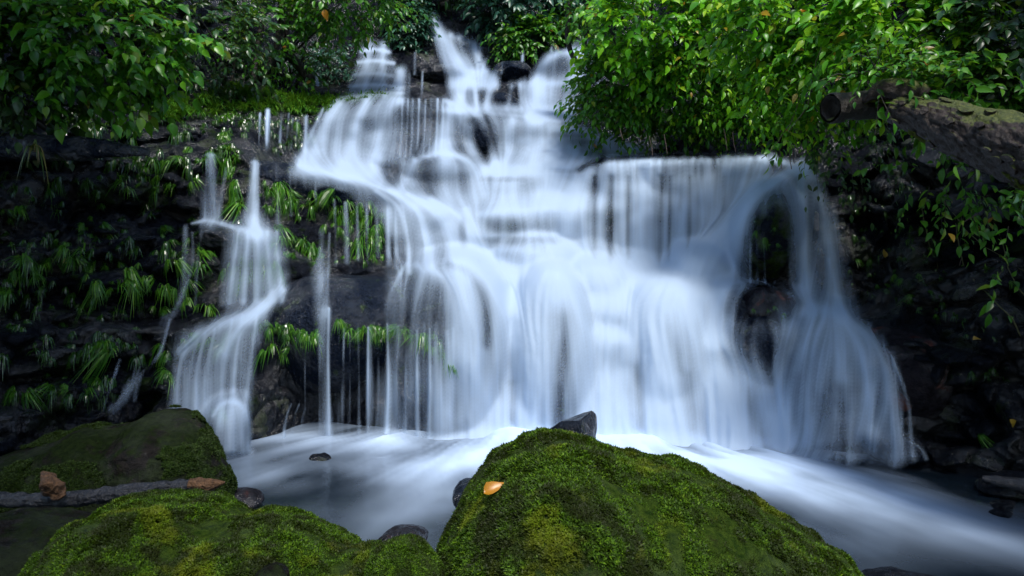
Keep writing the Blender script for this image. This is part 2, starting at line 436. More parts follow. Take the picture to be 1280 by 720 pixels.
def dome_field(p, s=0):
    i = np.floor(p).astype(np.int64); d1 = np.full(p.shape[:-1], 9.0)
    for dx in (-1, 0, 1):
        for dy in (-1, 0, 1):
            for dz in (-1, 0, 1):
                c = i + np.array([dx, dy, dz]); q = np.stack([c[..., k] + _h(c[..., 0], c[..., 1], c[..., 2], s + 3 * k + 1) for k in range(3)], -1)
                d1 = np.minimum(d1, np.sqrt(((q - p) ** 2).sum(-1)))
    return np.clip(1 - d1 * d1 * 1.3, 0, 1)
# rounded ledges and cobbles under the running water
Wq = P(PX, PY, D0); wz = np.clip(1 - np.abs(PX - 650) / 420, 0, 1) ** .5 * np.clip((480 - PY) / 80, .15, 1)
D0 = D0 - wz * (.26 * dome_field(Wq * np.array([1.15, .5, 1.7]), 4) + .12 * dome_field(Wq * np.array([2.4, 1, 3.4]), 6))
D1 = D0.copy()
for b in BLD:
    _, _, bx, by, bY, rx, ry, rd, roll, mt, _k = b
    c = P(bx, by, bY); r = np.array([rx / F * bY, rd, ry / F * bY])
    D1 = np.minimum(D1, ell_depth(PX, PY, c, r, roll))
D1 = np.where(np.isfinite(D1), D1, D0)
DW = blur(erode(D1, 2), 2.2) - 0.05         # skin on which the water lies

def samp(A, px, py):
    x = np.clip((np.asarray(px, float) - GX0) / GS, 0, A.shape[1] - 1.001); y = np.clip((np.asarray(py, float) - GY0) / GS, 0, A.shape[0] - 1.001)
    i, j = y.astype(int), x.astype(int); fy, fx = y - i, x - j
    return (A[i, j] * (1 - fx) + A[i, j + 1] * fx) * (1 - fy) + (A[i + 1, j] * (1 - fx) + A[i + 1, j + 1] * fx) * fy

# rock face as one sheet, rough and blocky where it is bare
step = 2
W = P(PX, PY, D0)
cell, brd = worley(W * np.array([1.1, 1.1, 2.2]) + .25 * fbm(W * 1.5, 2, 5)[..., None], 3)
cell2, brd2 = worley(W * np.array([3.0, 3.0, 5.0]), 8)
bare = np.clip((np.abs(PX - 660) - 330) / 120, 0, 1)
amp = .12 + .38 * bare
disp = amp * (cell * .8 + .4 * cell2 + .35 * (1 - np.clip(brd * 5, 0, 1)) + .2 * (1 - np.clip(brd2 * 6, 0, 1)) + .25 * fbm(W * 2.2, 4, 2)) + .05 + .035 * fbm(W * 11, 3, 7)
DR = blur(D0 + disp, .6)
for b in BLD: pass
WR = P(PX, PY, DR)
# seen from above the rows slope back; keep the sheet as is
face = mesh('rock_face', WR.reshape(-1, 3), grid_faces(*PX.shape)[:, ::-1], M_ROCK, smooth=True)
tag(face, 'stepped black wet rock face behind and beside the falls', 'rock face', kind='structure')

DS = np.minimum(DR, np.where(D1 < D0 - .001, D1, np.inf))   # visible rock skin incl. boulders

# forest floor round and below, hill behind
def sheet_plane(name, x0, x1, y0, y1, n, zf, mat):
    xs = np.linspace(x0, x1, n); ys = np.linspace(y0, y1, n); X, Y = np.meshgrid(xs, ys)
    return mesh(name, np.stack([X, Y, zf(X, Y)], -1).reshape(-1, 3), grid_faces(n, n)[:, ::-1], mat)
g = sheet_plane('ground', -60, 60, -30, 90, 90, lambda X, Y: -1.2 + .1 * np.sin(X) * np.cos(Y), M_SOIL)
tag(g, kind='structure')

# ------------------------------------------------------------------ boulders
def ico(n):
    me = bpy.data.meshes.new('tmp'); import bmesh
    bm = bmesh.new(); bmesh.ops.create_icosphere(bm, subdivisions=n, radius=1); bm.to_mesh(me); bm.free()
    v = np.array([x.co[:] for x in me.vertices]); f = np.array([p.vertices[:] for p in me.polygons])
    bpy.data.meshes.remove(me); return v, f
ICO5, ICO6 = ico(5), ico(6)
MATS = dict(blue=M_BLUE, moss=M_ROCKM, rust=M_RUST, rock=M_ROCK, ledge=M_BLUE)

def craggy(d, seed, amt, size=1.0, facets=14):
    """radial factor: facetted, noisy stone"""
    rs = np.random.default_rng(seed)
    nrm = rs.normal(size=(facets, 3)); nrm /= np.linalg.norm(nrm, axis=1)[:, None]
    lim = rs.uniform(.80, .97, facets)
    dt = d @ nrm.T
    r = np.where(dt > .05, lim / np.maximum(dt, .05), 9).min(1)
    r = np.minimum(r, 1.0)
    r = 1 - (1 - r) * amt
    r = r - .06 * amt * (fbm(d * 2.5 + seed, 4, seed) * .5 + .5) - .05 * amt * np.abs(fbm(d * 7 + seed, 4, seed))
    return r

for i, b in enumerate(BLD):
    nm, label, bx, by, bY, rx, ry, rd, roll, mt, _k = b
    c = P(bx, by, bY); r = np.array([rx / F * bY, rd, ry / F * bY])
    v, f = ICO5
    q = v * craggy(v, 40 + i, .75)[:, None] * r
    a = math.radians(roll); R = np.array([[math.cos(a), 0, -math.sin(a)], [0, 1, 0], [math.sin(a), 0, math.cos(a)]])
    q = q @ R       # local -> world is the transpose
    o = mesh(nm, q, f, MATS[mt]); o.location = c
    tag(o, label, 'boulder', 'boulders in the falls')

# ------------------------------------------------------------------ falling water
# One skin of water lies over the rock. Its thickness map is drawn stream by stream, the streaks follow gravity over the relief.
WS = 1.25
wx = np.arange(110, 1186, WS); wy = np.arange(6, 590, WS)
QX, QY = np.meshgrid(wx, wy); NR, NC = QX.shape
MAP = np.zeros(QX.shape); FLX = np.zeros(QX.shape); FLY = np.zeros(QX.shape); FLW = np.zeros(QX.shape)

def add(d):
    global MAP
    MAP = 1 - (1 - MAP) * (1 - d)

def area(poly, dens, soft=5):
    x, y = QX, QY; ins = np.zeros(x.shape, bool); n = len(poly)
    x0, x1 = min(p[0] for p in poly) - 4 * soft, max(p[0] for p in poly) + 4 * soft; y0, y1 = min(p[1] for p in poly) - 4 * soft, max(p[1] for p in poly) + 4 * soft
    a, b = np.searchsorted(wx, [x0, x1]); c, d = np.searchsorted(wy, [y0, y1]); sl = (slice(c, d), slice(a, b))
    x, y = QX[sl], QY[sl]; ins = np.zeros(x.shape, bool)
    for k in range(n):
        (ax, ay), (bx, by) = poly[k], poly[(k + 1) % n]
        if ay == by: continue
        ins ^= ((ay > y) != (by > y)) & (x < (bx - ax) * (y - ay) / (by - ay) + ax)
    m = np.zeros(QX.shape); m[sl] = blur(ins.astype(float), soft / WS); add(m * dens)

def stroke(pts, width, dens, flow=0.0, cut=False):
    """soft stream along a polyline; width may vary along it; cut=True takes water away"""
    global MAP, FLX, FLY, FLW
    c = spline(pts, 40); w_ = np.interp(np.linspace(0, 1, 40), np.linspace(0, 1, len(np.atleast_1d(width))), np.atleast_1d(width))
    m0, m1 = c.min(0) - w_.max() * 2, c.max(0) + w_.max() * 2
    a, b = np.searchsorted(wx, [m0[0], m1[0]]); cc, d = np.searchsorted(wy, [m0[1], m1[1]]); sl = (slice(cc, d), slice(a, b))
    x, y = QX[sl], QY[sl]
    if not x.size: return
    if w_.max() < 7 and not cut:                              # thin strands break up on the way down
        dens = dens * (.62 + .5 * vnoise(np.stack([x * 0 + c[0, 0] * .37, y * .03, x * 0 + c[0, 1]], -1), 3))
    best = np.full(x.shape, 9.0); tx = np.zeros(x.shape); ty = np.zeros(x.shape)
    for k in range(39):
        p, q = c[k], c[k + 1]; e = q - p; L2 = (e ** 2).sum() + 1e-6
        t = np.clip(((x - p[0]) * e[0] + (y - p[1]) * e[1]) / L2, 0, 1)
        dd = np.hypot(x - p[0] - t * e[0], y - p[1] - t * e[1]) / (w_[k] / 2)
        m = dd < best; best = np.where(m, dd, best); tx = np.where(m, e[0] / L2 ** .5, tx); ty = np.where(m, e[1] / L2 ** .5, ty)
    g_ = np.exp(-best ** 2 * 1.1)
    if cut: MAP[sl] *= 1 - dens * g_
    else: MAP[sl] = 1 - (1 - MAP[sl]) * (1 - dens * g_)
    if flow: FLX[sl] += tx * g_ * flow; FLY[sl] += ty * g_ * flow; FLW[sl] += g_ * flow

def hole(x, y, rx, ry, k=.8, pw=1.6):
    global MAP
    MAP *= 1 - k * np.exp(-(((QX - x) / rx) ** 2 + ((QY - y) / ry) ** 2) ** pw)

# --- top falls
area([(536, 18), (546, 18), (560, 42), (592, 60), (612, 92), (556, 92), (546, 58)], .28, 2)
stroke([(539, 18), (548, 40), (565, 62), (580, 90)], [7, 14, 20, 26], .7); stroke([(565, 44), (590, 55), (606, 88)], [10, 14, 12], .6)
area([(560, 91), (622, 91), (624, 112), (562, 112)], .8, 3); stroke([(576, 112), (574, 137)], 22, .85); stroke([(594, 114), (596, 137)], 7, .6); stroke([(612, 112), (607, 136)], 10, .5); area([(598, 128), (655, 134), (650, 142), (600, 140)], .5, 3)
area([(450, 52), (482, 50), (490, 78), (506, 90), (506, 128), (434, 124), (445, 85)], .2, 3)
for y, x0, x1 in ((64, 452, 486), (78, 446, 492), (94, 442, 490), (108, 438, 500)): stroke([(x0, y), ((x0 + x1) / 2, y - 2), (x1, y + 1)], 6, .7)
stroke([(500, 90), (499, 126)], 14, .75); stroke([(462, 52), (456, 118)], 10, .4); stroke([(478, 56), (480, 118)], 8, .35)
area([(664, 104), (670, 84), (682, 70), (700, 63), (745, 60), (750, 104)], .5, 3); stroke([(722, 64), (696, 68), (678, 84), (670, 102)], [8, 12, 12, 12], .5); stroke([(728, 66), (718, 100)], 22, .5); stroke([(664, 105), (750, 105)], 4, .5)
area([(652, 104), (728, 104), (720, 154), (656, 150)], .55, 3); stroke([(672, 104), (670, 150)], 22, .8); stroke([(640, 108), (634, 136)], 6, .45); stroke([(650, 106), (652, 140)], 6, .5)
for x, y0, y1, w_, d in [(398, 66, 106, 5, .8), (373, 68, 100, 3, .3), (519, 66, 92, 4, .5), (528, 90, 122, 3, .4), (512, 92, 122, 3, .4), (654, 62, 76, 4, .6), (690, 50, 64, 3, .6), (628, 78, 92, 3, .5)]: stroke([(x, y0), (x - 1, y1)], w_, d)
for x, y0, y1, w_, d in [(335, 138, 196, 5, .8), (325, 142, 196, 3, .5), (383, 146, 206, 5, .8), (352, 142, 178, 3, .4), (361, 142, 172, 2, .4), (366, 148, 186, 2, .35), (372, 150, 180, 2, .3), (306, 150, 172, 3, .3)]: stroke([(x, y0), (x - 2, y1)], w_, d)
# --- upper curtain
area([(414, 130), (500, 124), (490, 200), (484, 222), (366, 216), (392, 170)], .42, 6)
stroke([(424, 130), (404, 160), (384, 216)], [12, 18, 28], .6); stroke([(458, 128), (442, 165), (430, 218)], [12, 16, 24], .65); stroke([(492, 124), (476, 165), (466, 215)], [14, 12, 16], .5)
stroke([(404, 136), (388, 170), (374, 206)], [5, 8, 10], .5)
area([(500, 124), (558, 126), (562, 200), (490, 200)], .16, 5)
for x, w_, d in [(503, 3, .4), (510, 2.5, .5), (516, 3, .3), (524, 3, .55), (532, 2.5, .4), (539, 3, .5), (547, 3, .6), (554, 3, .4)]: stroke([(x, 124), (x - 1, 160), (x - 3, 196)], w_, d)
stroke([(558, 126), (580, 134), (600, 152), (618, 190), (624, 214)], [8, 12, 16, 16, 20], .6, .8); stroke([(562, 132), (560, 170), (556, 200)], [10, 26, 24], .6); stroke([(580, 150), (590, 190)], 22, .45)
area([(606, 142), (700, 150), (770, 176), (802, 192), (798, 204), (726, 212), (612, 212), (628, 175)], .5, 6)
stroke([(606, 141), (660, 146), (700, 152)], 6, .6); stroke([(690, 160), (740, 170), (800, 190)], 14, .75); stroke([(650, 176), (700, 178), (720, 190)], 12, .6); stroke([(640, 152), (632, 180), (626, 208)], [14, 18, 26], .7); stroke([(700, 176), (690, 210)], 20, .6); stroke([(760, 184), (800, 196)], 18, .9); stroke([(668, 180), (664, 208)], 14, .5)
hole(608, 174, 14, 24, .85); hole(597, 152, 14, 6, .7); hole(720, 168, 24, 4, .5)
# --- middle
area([(372, 206), (450, 220), (560, 258), (650, 266), (726, 240), (745, 208), (480, 200)], .5, 6)
stroke([(374, 212), (430, 222), (480, 236), (560, 260)], [14, 18, 16, 10], .55, .6); stroke([(470, 196), (480, 206), (478, 226)], 12, .6); stroke([(520, 200), (556, 192), (592, 206), (606, 240)], [10, 8, 12, 18], .6, .7); stroke([(518, 202), (504, 225), (500, 246)], [10, 12, 16], .6, .5)
stroke([(606, 214), (660, 214), (730, 208)], 14, .7); stroke([(640, 222), (636, 256)], 24, .5); stroke([(690, 216), (684, 250)], 30, .6); stroke([(560, 210), (558, 250)], 20, .3)
hole(489, 216, 15, 17, .85); hole(534, 228, 20, 22, .6); hole(578, 228, 12, 18, .4)
# --- main curtain
area([(716, 216), (760, 203), (800, 198), (968, 193), (948, 236), (915, 345), (690, 345), (705, 270)], .66, 5)
stroke([(735, 212), (712, 240), (702, 290), (696, 335)], [18, 26, 34, 40], .7)
rs = np.random.default_rng(12)
for x in np.arange(752, 965, 9.0):
    x = x + rs.uniform(-4, 4); k = (x - 830) / 140; b = x - 6 * max(0, k) * 8 - 3
    stroke([(x, 198 - 5 * k + rs.uniform(0, 5)), ((x + b) / 2 + 2, 250), (b - 4 * max(k, 0) * 6, rs.uniform(300, 345))], [5, rs.uniform(6, 11), rs.uniform(10, 22)], rs.uniform(.15, .7))
stroke([(848, 268), (856, 300), (850, 340)], [10, 30, 44], .5); stroke([(888, 200), (880, 260), (872, 340)], [8, 12, 24], .5); stroke([(806, 204), (802, 340)], [10, 22], .45)
stroke([(722, 212), (760, 199), (860, 192), (955, 190)], 9, .85, cut=True); area([(880, 215), (985, 215), (940, 262), (905, 345), (860, 345)], .4, 10)
for x, w_, k_ in ((764, 10, .6), (744, 8, .5), (826, 9, .5), (786, 6, .4), (838, 5, .4), (862, 7, .35), (905, 8, .3)): stroke([(x, 222), (x - 2, 335)], w_, k_, cut=True)
area([(590, 262), (716, 236), (706, 345), (580, 340)], .5, 6); stroke([(600, 268), (640, 264), (700, 262)], 10, .5); stroke([(610, 296), (660, 292), (700, 296)], 10, .5); stroke([(600, 316), (640, 312), (690, 320)], 10, .5); stroke([(586, 262), (592, 330)], 12, .5)
hole(624, 282, 22, 10, .35)
# --- long ledge fall
area([(440, 240), (500, 246), (600, 266), (618, 310), (640, 352), (512, 345), (500, 300), (474, 262)], .35, 6)
stroke([(470, 240), (498, 262), (510, 300), (512, 340)], [8, 7, 6, 8], .5, .8); stroke([(488, 240), (520, 262), (534, 300), (538, 330)], [8, 12, 12, 20], .6, .8); stroke([(510, 244), (548, 266), (566, 300), (580, 345)], [10, 20, 24, 30], .75, .8); stroke([(540, 250), (576, 272), (596, 306), (622, 350)], [10, 18, 24, 40], .7, .8); stroke([(580, 262), (592, 280), (604, 310)], [6, 10, 16], .4, .5)
hole(578, 290, 5, 18, .5)
# --- white lower fall
area([(560, 345), (640, 330), (720, 328), (905, 335), (890, 400), (920, 462), (975, 476), (990, 560), (550, 552), (556, 420)], .80, 9)
for pts, w_, d in [([(640, 340), (660, 400), (670, 470), (668, 552)], [40, 50, 44, 44], .6), ([(722, 322), (766, 362), (800, 400), (830, 470), (845, 555)], [40, 60, 70, 60, 56], .85), ([(690, 340), (676, 360), (668, 400)], [50, 40, 30], .6), ([(600, 340), (640, 372), (660, 420)], [24, 34, 40], .7),
                   ([(850, 350), (800, 366), (770, 380)], [40, 50, 60], .7), ([(880, 346), (890, 400), (905, 470), (920, 555)], [40, 50, 46, 50], .8), ([(770, 400), (760, 470), (764, 552)], [50, 56, 54], .7), ([(580, 430), (584, 552)], [30, 46], .5), ([(910, 440), (960, 480), (980, 552)], [30, 34, 30], .6), ([(610, 440), (612, 550)], [30, 40], .5)]:
    stroke(pts, w_, d, .25)
hole(600, 372, 13, 50, .3); stroke([(560, 330), (590, 345), (608, 380), (606, 430)], [10, 16, 18, 16], .45, cut=True)  # water thinned to draw the dark curved shadow at the boulder's edge
stroke([(702, 400), (704, 540)], [30, 34], .5, cut=True); stroke([(832, 392), (842, 430), (850, 460)], [30, 26, 20], .22, cut=True); stroke([(696, 362), (700, 392)], 24, .3, cut=True); stroke([(860, 470), (868, 550)], [14, 20], .25, cut=True); stroke([(795, 460), (800, 550)], [14, 20], .25, cut=True); stroke([(936, 490), (950, 550)], 18, .3, cut=True); stroke([(640, 480), (640, 550)], 12, .25, cut=True)  # first cut thins the water to draw a dark vertical shade
# --- veil over the rounded dark boulder
area([(478, 345), (520, 330), (580, 345), (560, 430), (556, 550), (470, 548), (476, 430)], .24, 8)
stroke([(520, 332), (560, 350), (584, 400), (590, 450), (588, 550)], [10, 20, 30, 30, 40], .5, .5); stroke([(508, 330), (496, 350), (484, 380), (478, 410)], [6, 8, 8, 8], .35, .5); stroke([(530, 338), (520, 370), (518, 410)], 12, .3)
rs = np.random.default_rng(5)
for x, y0, w_, d in [(380, 424, 3, .3), (424, 420, 3.5, .3), (430, 416, 4, .45), (437, 412, 3, .35), (447, 410, 4, .45), (460, 405, 4, .7), (463, 410, 10, .3), (472, 410, 3, .3), (484, 404, 5, .85), (486, 404, 12, .3), (497, 406, 7, .4), (508, 410, 4, .4), (514, 410, 12, .3), (521, 412, 5, .6), (530, 414, 4, .4), (537, 414, 5, .6), (545, 420, 12, .45), (551, 424, 5, .5), (559, 420, 8, .6), (566, 420, 6, .5)]:
    stroke([(x, y0 + rs.uniform(-14, 8)), (x + rs.uniform(-2, 2), 480), (x + rs.uniform(-3, 3), 550)], [w_ * .6, w_, w_ * 1.5], d)
stroke([(402, 292), (400, 340), (403, 396)], [12, 18, 16], .35); stroke([(412, 292), (410, 345), (408, 396)], [4, 4, 6], .4)
stroke([(405, 390), (405, 450), (407, 550)], [16, 14, 20], .5); stroke([(411, 386), (410, 450), (411, 552)], [4, 5, 8], .8); stroke([(399, 394), (400, 550)], [3, 6], .4)
for x in (358, 368, 378, 388): stroke([(x + 6, 505), (x, 522), (x - 3, 548)], [2, 4, 5], .35)
for x, y0, y1, w_, d in [(418, 250, 330, 4, .3), (432, 254, 328, 6, .3), (446, 255, 325, 4, .45), (458, 256, 330, 4, .5), (470, 256, 320, 5, .35), (484, 262, 330, 5, .5), (494, 262, 335, 5, .45), (345, 208, 278, 6, .35), (362, 214, 270, 3, .3), (334, 208, 285, 4, .4), (394, 228, 300, 3, .25)]: stroke([(x, y0), (x + 1, (y0 + y1) / 2), (x + 2, y1)], [w_ * .7, w_, w_ * 1.2], d * .6)
# --- jet, pillar and right hand fall
stroke([(1000, 212), (968, 226), (930, 254), (900, 296), (872, 350)], [16, 16, 24, 36, 60], .9, 1.2); area([(990, 214), (950, 232), (905, 280), (866, 348), (925, 352), (928, 290), (944, 244)], .45, 8); stroke([(985, 214), (940, 240), (905, 275), (880, 300)], [8, 8, 12, 20], .6, 1.2)
stroke([(966, 200), (990, 208), (1010, 222)], [8, 12, 14], .6); stroke([(1004, 208), (1000, 260), (1004, 320), (1006, 384)], [16, 22, 24, 26], .7, .5); stroke([(1012, 212), (1030, 260), (1042, 320), (1052, 392)], [16, 24, 24, 24], .5, .6)
area([(985, 222), (1018, 212), (1046, 262), (1066, 345), (1070, 396), (985, 384)], .28, 6); stroke([(1036, 325), (1048, 370), (1054, 395)], 6, .5)
for x in (938, 947, 956, 968): stroke([(x, 306), (x, 354)], 3, .7)
stroke([(924, 352), (950, 352), (985, 366), (1020, 384)], [8, 6, 8, 12], .22, .8); stroke([(930, 356), (918, 380), (914, 420)], [8, 9, 12], .2, .6); area([(936, 232), (984, 228), (986, 262), (934, 268)], .3, 6); area([(984, 368), (1020, 380), (1010, 400), (975, 470), (930, 470), (900, 440)], .2, 8); stroke([(905, 346), (894, 370), (888, 410)], [18, 18, 18], .4, .4); area([(890, 400), (950, 400), (990, 430), (970, 470), (920, 460)], .22, 6)
stroke([(1000, 388), (980, 430), (972, 480), (978, 552)], [18, 22, 20, 20], .5, .6); stroke([(1020, 386), (1012, 430), (1010, 490), (1012, 556)], [22, 24, 20, 20], .35, .5); stroke([(1040, 392), (1048, 430), (1052, 470)], [22, 26, 24], .4, .5); stroke([(1056, 394), (1090, 424), (1112, 470), (1120, 540), (1122, 566)], [14, 20, 22, 22, 24], .42, .8)
stroke([(1050, 396), (1072, 430), (1086, 480), (1090, 560)], [12, 14, 12, 14], .45, .6); area([(985, 390), (1060, 396), (1104, 440), (1118, 510), (1120, 558), (972, 552), (970, 470)], .44, 9)
stroke([(1112, 440), (1134, 500), (1140, 570)], [4, 6, 8], .3); stroke([(1130, 548), (1150, 560), (1158, 574)], [2, 3, 5], .25, .8)
hole(1040, 510, 26, 34, .35)
# --- left falls
stroke([(319, 204), (318, 250), (319, 292)], [11, 12, 16], .8); stroke([(323, 206), (322, 292)], 4, .5); stroke([(306, 206), (318, 203), (336, 207)], [3, 7, 4], .6); stroke([(250, 196), (263, 193), (276, 197)], [3, 5, 3], .3)
stroke([(264, 196), (262, 240), (262, 278)], [10, 18, 18], .42); stroke([(258, 200), (256, 276)], 3, .35); stroke([(268, 200), (268, 276)], 4, .4); stroke([(283, 210), (276, 250), (272, 272)], 6, .3)
stroke([(240, 279), (262, 276), (300, 286), (325, 290)], [4, 7, 8, 10], .4); stroke([(322, 288), (322, 300)], 44, .5)
area([(288, 290), (352, 290), (360, 372), (276, 382)], .26, 6)
for x, b_, w_, d in [(298, 286, 8, .35), (310, 304, 8, .45), (322, 322, 10, .4), (334, 338, 8, .45), (346, 352, 8, .35)]: stroke([(x, 290), ((x + b_) / 2, 330), (b_, 376)], [w_ * .7, w_, w_ * 1.2], d)
stroke([(232, 284), (232, 330), (226, 372), (216, 392)], [8, 10, 10, 12], .16); stroke([(240, 290), (240, 330), (224, 380)], [3, 5, 6], .3); stroke([(252, 290), (246, 340), (244, 380)], 5, .22)
stroke([(352, 362), (318, 388), (270, 408), (226, 440)], [12, 16, 14, 14], .6, 1.0); stroke([(340, 376), (300, 410), (280, 440)], [14, 16, 20], .5, .8)
area([(222, 420), (300, 396), (342, 372), (314, 440), (304, 560), (264, 560), (212, 512), (212, 440)], .32, 6)
for x, y0, b_, w_, d in [(220, 440, 216, 8, .5), (232, 430, 228, 6, .5), (244, 424, 242, 8, .55), (258, 418, 254, 7, .4), (270, 412, 266, 8, .5), (284, 406, 280, 7, .4), (298, 400, 292, 8, .5), (312, 392, 302, 6, .4)]: dx_ = rs.normal() * 4; stroke([(x + 10 + dx_, y0 - 6), (x + dx_, 465), (b_ + dx_, 515 + (x - 216) * .45 + rs.normal() * 10)], [w_ * .6, w_ * rs.uniform(.5, 1.8), w_ * 1.6], d * rs.uniform(.3, 1.1), .5)
stroke([(206, 396), (196, 420), (180, 440), (166, 480), (140, 512)], [12, 12, 10, 12, 10], .28, .8); stroke([(212, 400), (200, 440), (176, 470), (168, 500)], [4, 5, 5, 6], .35, .6); stroke([(150, 450), (136, 490), (128, 515)], 4, .3)
stroke([(266, 520), (276, 506), (292, 502), (306, 512), (312, 540), (310, 562)], [5, 8, 10, 8, 8, 12], .55); area([(268, 512), (306, 508), (312, 562), (262, 562)], .4, 4)

hole(512, 398, 46, 46, .5, 1.2); hole(956, 384, 36, 20, .85); hole(944, 432, 34, 32, .65); hole(958, 302, 24, 52, .85); hole(606, 172, 13, 24, .8); hole(622, 190, 10, 12, .5); hole(520, 120, 30, 3, .3); hole(656, 92, 10, 14, .6); hole(640, 118, 12, 9, .6); hole(586, 120, 5, 12, .6); hole(630, 224, 26, 4, .4); hole(700, 214, 26, 3.5, .35); hole(556, 224, 36, 20, .35, 1.2); hole(640, 300, 40, 5, .3); hole(690, 300, 30, 6, .3)
# --- soft spray where the water lands
def mist(x, y, rx, ry, d): add(d * np.exp(-((QX - x) / rx) ** 2 - ((QY - y) / ry) ** 2))
for q in [(700, 548, 150, 9, .7), (860, 552, 140, 10, .7), (1040, 570, 70, 8, .4), (500, 548, 70, 6, .35), (405, 550, 24, 6, .5), (286, 564, 30, 6, .5), (760, 372, 90, 26, .7), (700, 340, 60, 18, .6), (870, 350, 50, 14, .6), (820, 368, 50, 14, .6), (430, 218, 50, 8, .4), (640, 212, 60, 7, .5), (590, 90, 26, 5, .6), (690, 104, 36, 5, .7), (575, 138, 20, 5, .5), (1020, 388, 40, 8, .5), (600, 342, 40, 12, .4), (662, 268, 50, 7, .4), (322, 291, 20, 6, .4)]: mist(*q)

# --- relief of the skin: rounded, sheds water; free fall where the rock recedes
SK = np.minimum.accumulate(DW, axis=0)
SK = blur(erode(SK, 1), 1.3)
S0 = samp(SK, QX, QY)
W0 = P(QX, QY, S0)
Tu = np.gradient(W0, axis=1); Tv = np.gradient(W0, axis=0)
E_, F_, G_ = (Tu ** 2).sum(-1), (Tu * Tv).sum(-1), (Tv ** 2).sum(-1); gu, gv = -Tu[..., 2], -Tv[..., 2]
det = E_ * G_ - F_ ** 2 + 1e-12
fa, fb = (gu * G_ - gv * F_) / det, (gv * E_ - gu * F_) / det
fa = fa / (np.hypot(fa, fb) + 1e-9); fb = np.maximum(fb / (np.hypot(fa, fb) + 1e-9), .25); fa = np.clip(fa, -1.1, 1.1)
fa, fb = blur(fa, 5), blur(fb, 5)
wgt = np.clip(FLW * 1.5, 0, 1); fa = fa * (1 - wgt) + wgt * FLX / (FLW + 1e-6); fb = fb * (1 - wgt) + wgt * FLY / (FLW + 1e-6)
nn_ = np.hypot(fa, fb) + 1e-6; fa, fb = blur(fa / nn_, 2.5), blur(fb / nn_, 2.5)
nn_ = np.hypot(fa, fb) + 1e-6; fa, fb = fa / nn_, fb / nn_
rs = np.random.default_rng(3)
def norm(a): return (a - a.mean()) / a.std()
N1 = norm(rs.normal(size=QX.shape)); N2 = norm(blur(rs.normal(size=QX.shape), 2.2)); N3 = norm(blur(rs.normal(size=QX.shape), 6.5))
idx = np.nonzero(MAP.ravel() > .015)[0]
def lic(fields, back, fwd, st=1.3):
    out = [np.zeros(len(idx)) for _ in fields]; tot = 0
    for sgn, n in ((-1, back), (1, fwd)):
        x = (idx % NC).astype(float); y = (idx // NC).astype(float)
        for k in range(n):
            xi, yi = np.clip(x + .5, 0, NC - 1).astype(int), np.clip(y + .5, 0, NR - 1).astype(int); w_ = 1 - k / n
            for q, fl in enumerate(fields): out[q] += fl[yi, xi] * w_
            tot += w_
            vx, vy = fa[yi, xi], fb[yi, xi]
            x = x + vx * sgn * st; y = y + vy * sgn * st
    r = []
    for o in out:
        f = np.zeros(QX.size); f[idx] = o / tot; r.append(f.reshape(QX.shape))
    return r
L1, L2, L3, LM = lic([N1, N2, N3, MAP], 60, 22)
msk = MAP > .015
for L in (L1, L2, L3): L[msk] = (L[msk] - L[msk].mean()) / L[msk].std()
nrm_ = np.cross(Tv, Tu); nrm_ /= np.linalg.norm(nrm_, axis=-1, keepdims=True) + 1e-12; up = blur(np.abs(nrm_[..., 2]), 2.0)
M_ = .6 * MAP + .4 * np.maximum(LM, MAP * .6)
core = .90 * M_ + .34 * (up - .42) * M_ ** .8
ctr_ = np.clip(1.2 - M_, .4, 1)                        # calm where the water is thick
al = core * 1.08 + ctr_ * M_ ** .5 * (.05 * L1 + .12 * L2 + .13 * L3)
al = np.clip((al - .06) / .88, 0, 1); al = al * al * (3 - 2 * al) * .45 + al * .55
al = np.clip(al * 1.04, 0, 1) * np.clip(MAP / .06, 0, 1)
S1 = S0 - .018 * L3 * np.clip(M_ * 1.5, 0, 1) - .008 * L2 * M_ - .03 - .05 * M_
WW = P(QX, QY, S1)
allf = grid_faces(NR, NC)
keep = al.ravel()[allf].max(1) > .012
fx_, fy_ = QX.ravel()[allf[:, 0]], QY.ravel()[allf[:, 0]]
left = (fx_ < 376) & (fy_ > 186) & (fx_ < 376 - np.clip(fy_ - 480, 0, 200) * .2)
right = (fx_ > 976) & (fy_ > 200)
top = (fy_ < 212) & ~left & ~right
strands = (fx_ < 560) & (fy_ > 380) & ~left
for lab, sel in [('silky main waterfall tumbling over hidden boulders into the pool', ~(left | right | top | strands)), ('thin falls threading through grass on the left rocks', left), ('falls down the right side past the mossy pillar', right), ('upper cascades of the waterfall below the trees', top), ('thin strands falling from the fringe of the broad left boulder', strands)]:
    fs = allf[keep & sel][:, ::-1]; u_, inv = np.unique(fs, return_inverse=True)
    o = mesh('waterfall', WW.reshape(-1, 3)[u_], inv.reshape(fs.shape), M_WATER, attrs=dict(opacity=al.ravel()[u_]))
    tag(o, lab, 'waterfall', kind='structure')

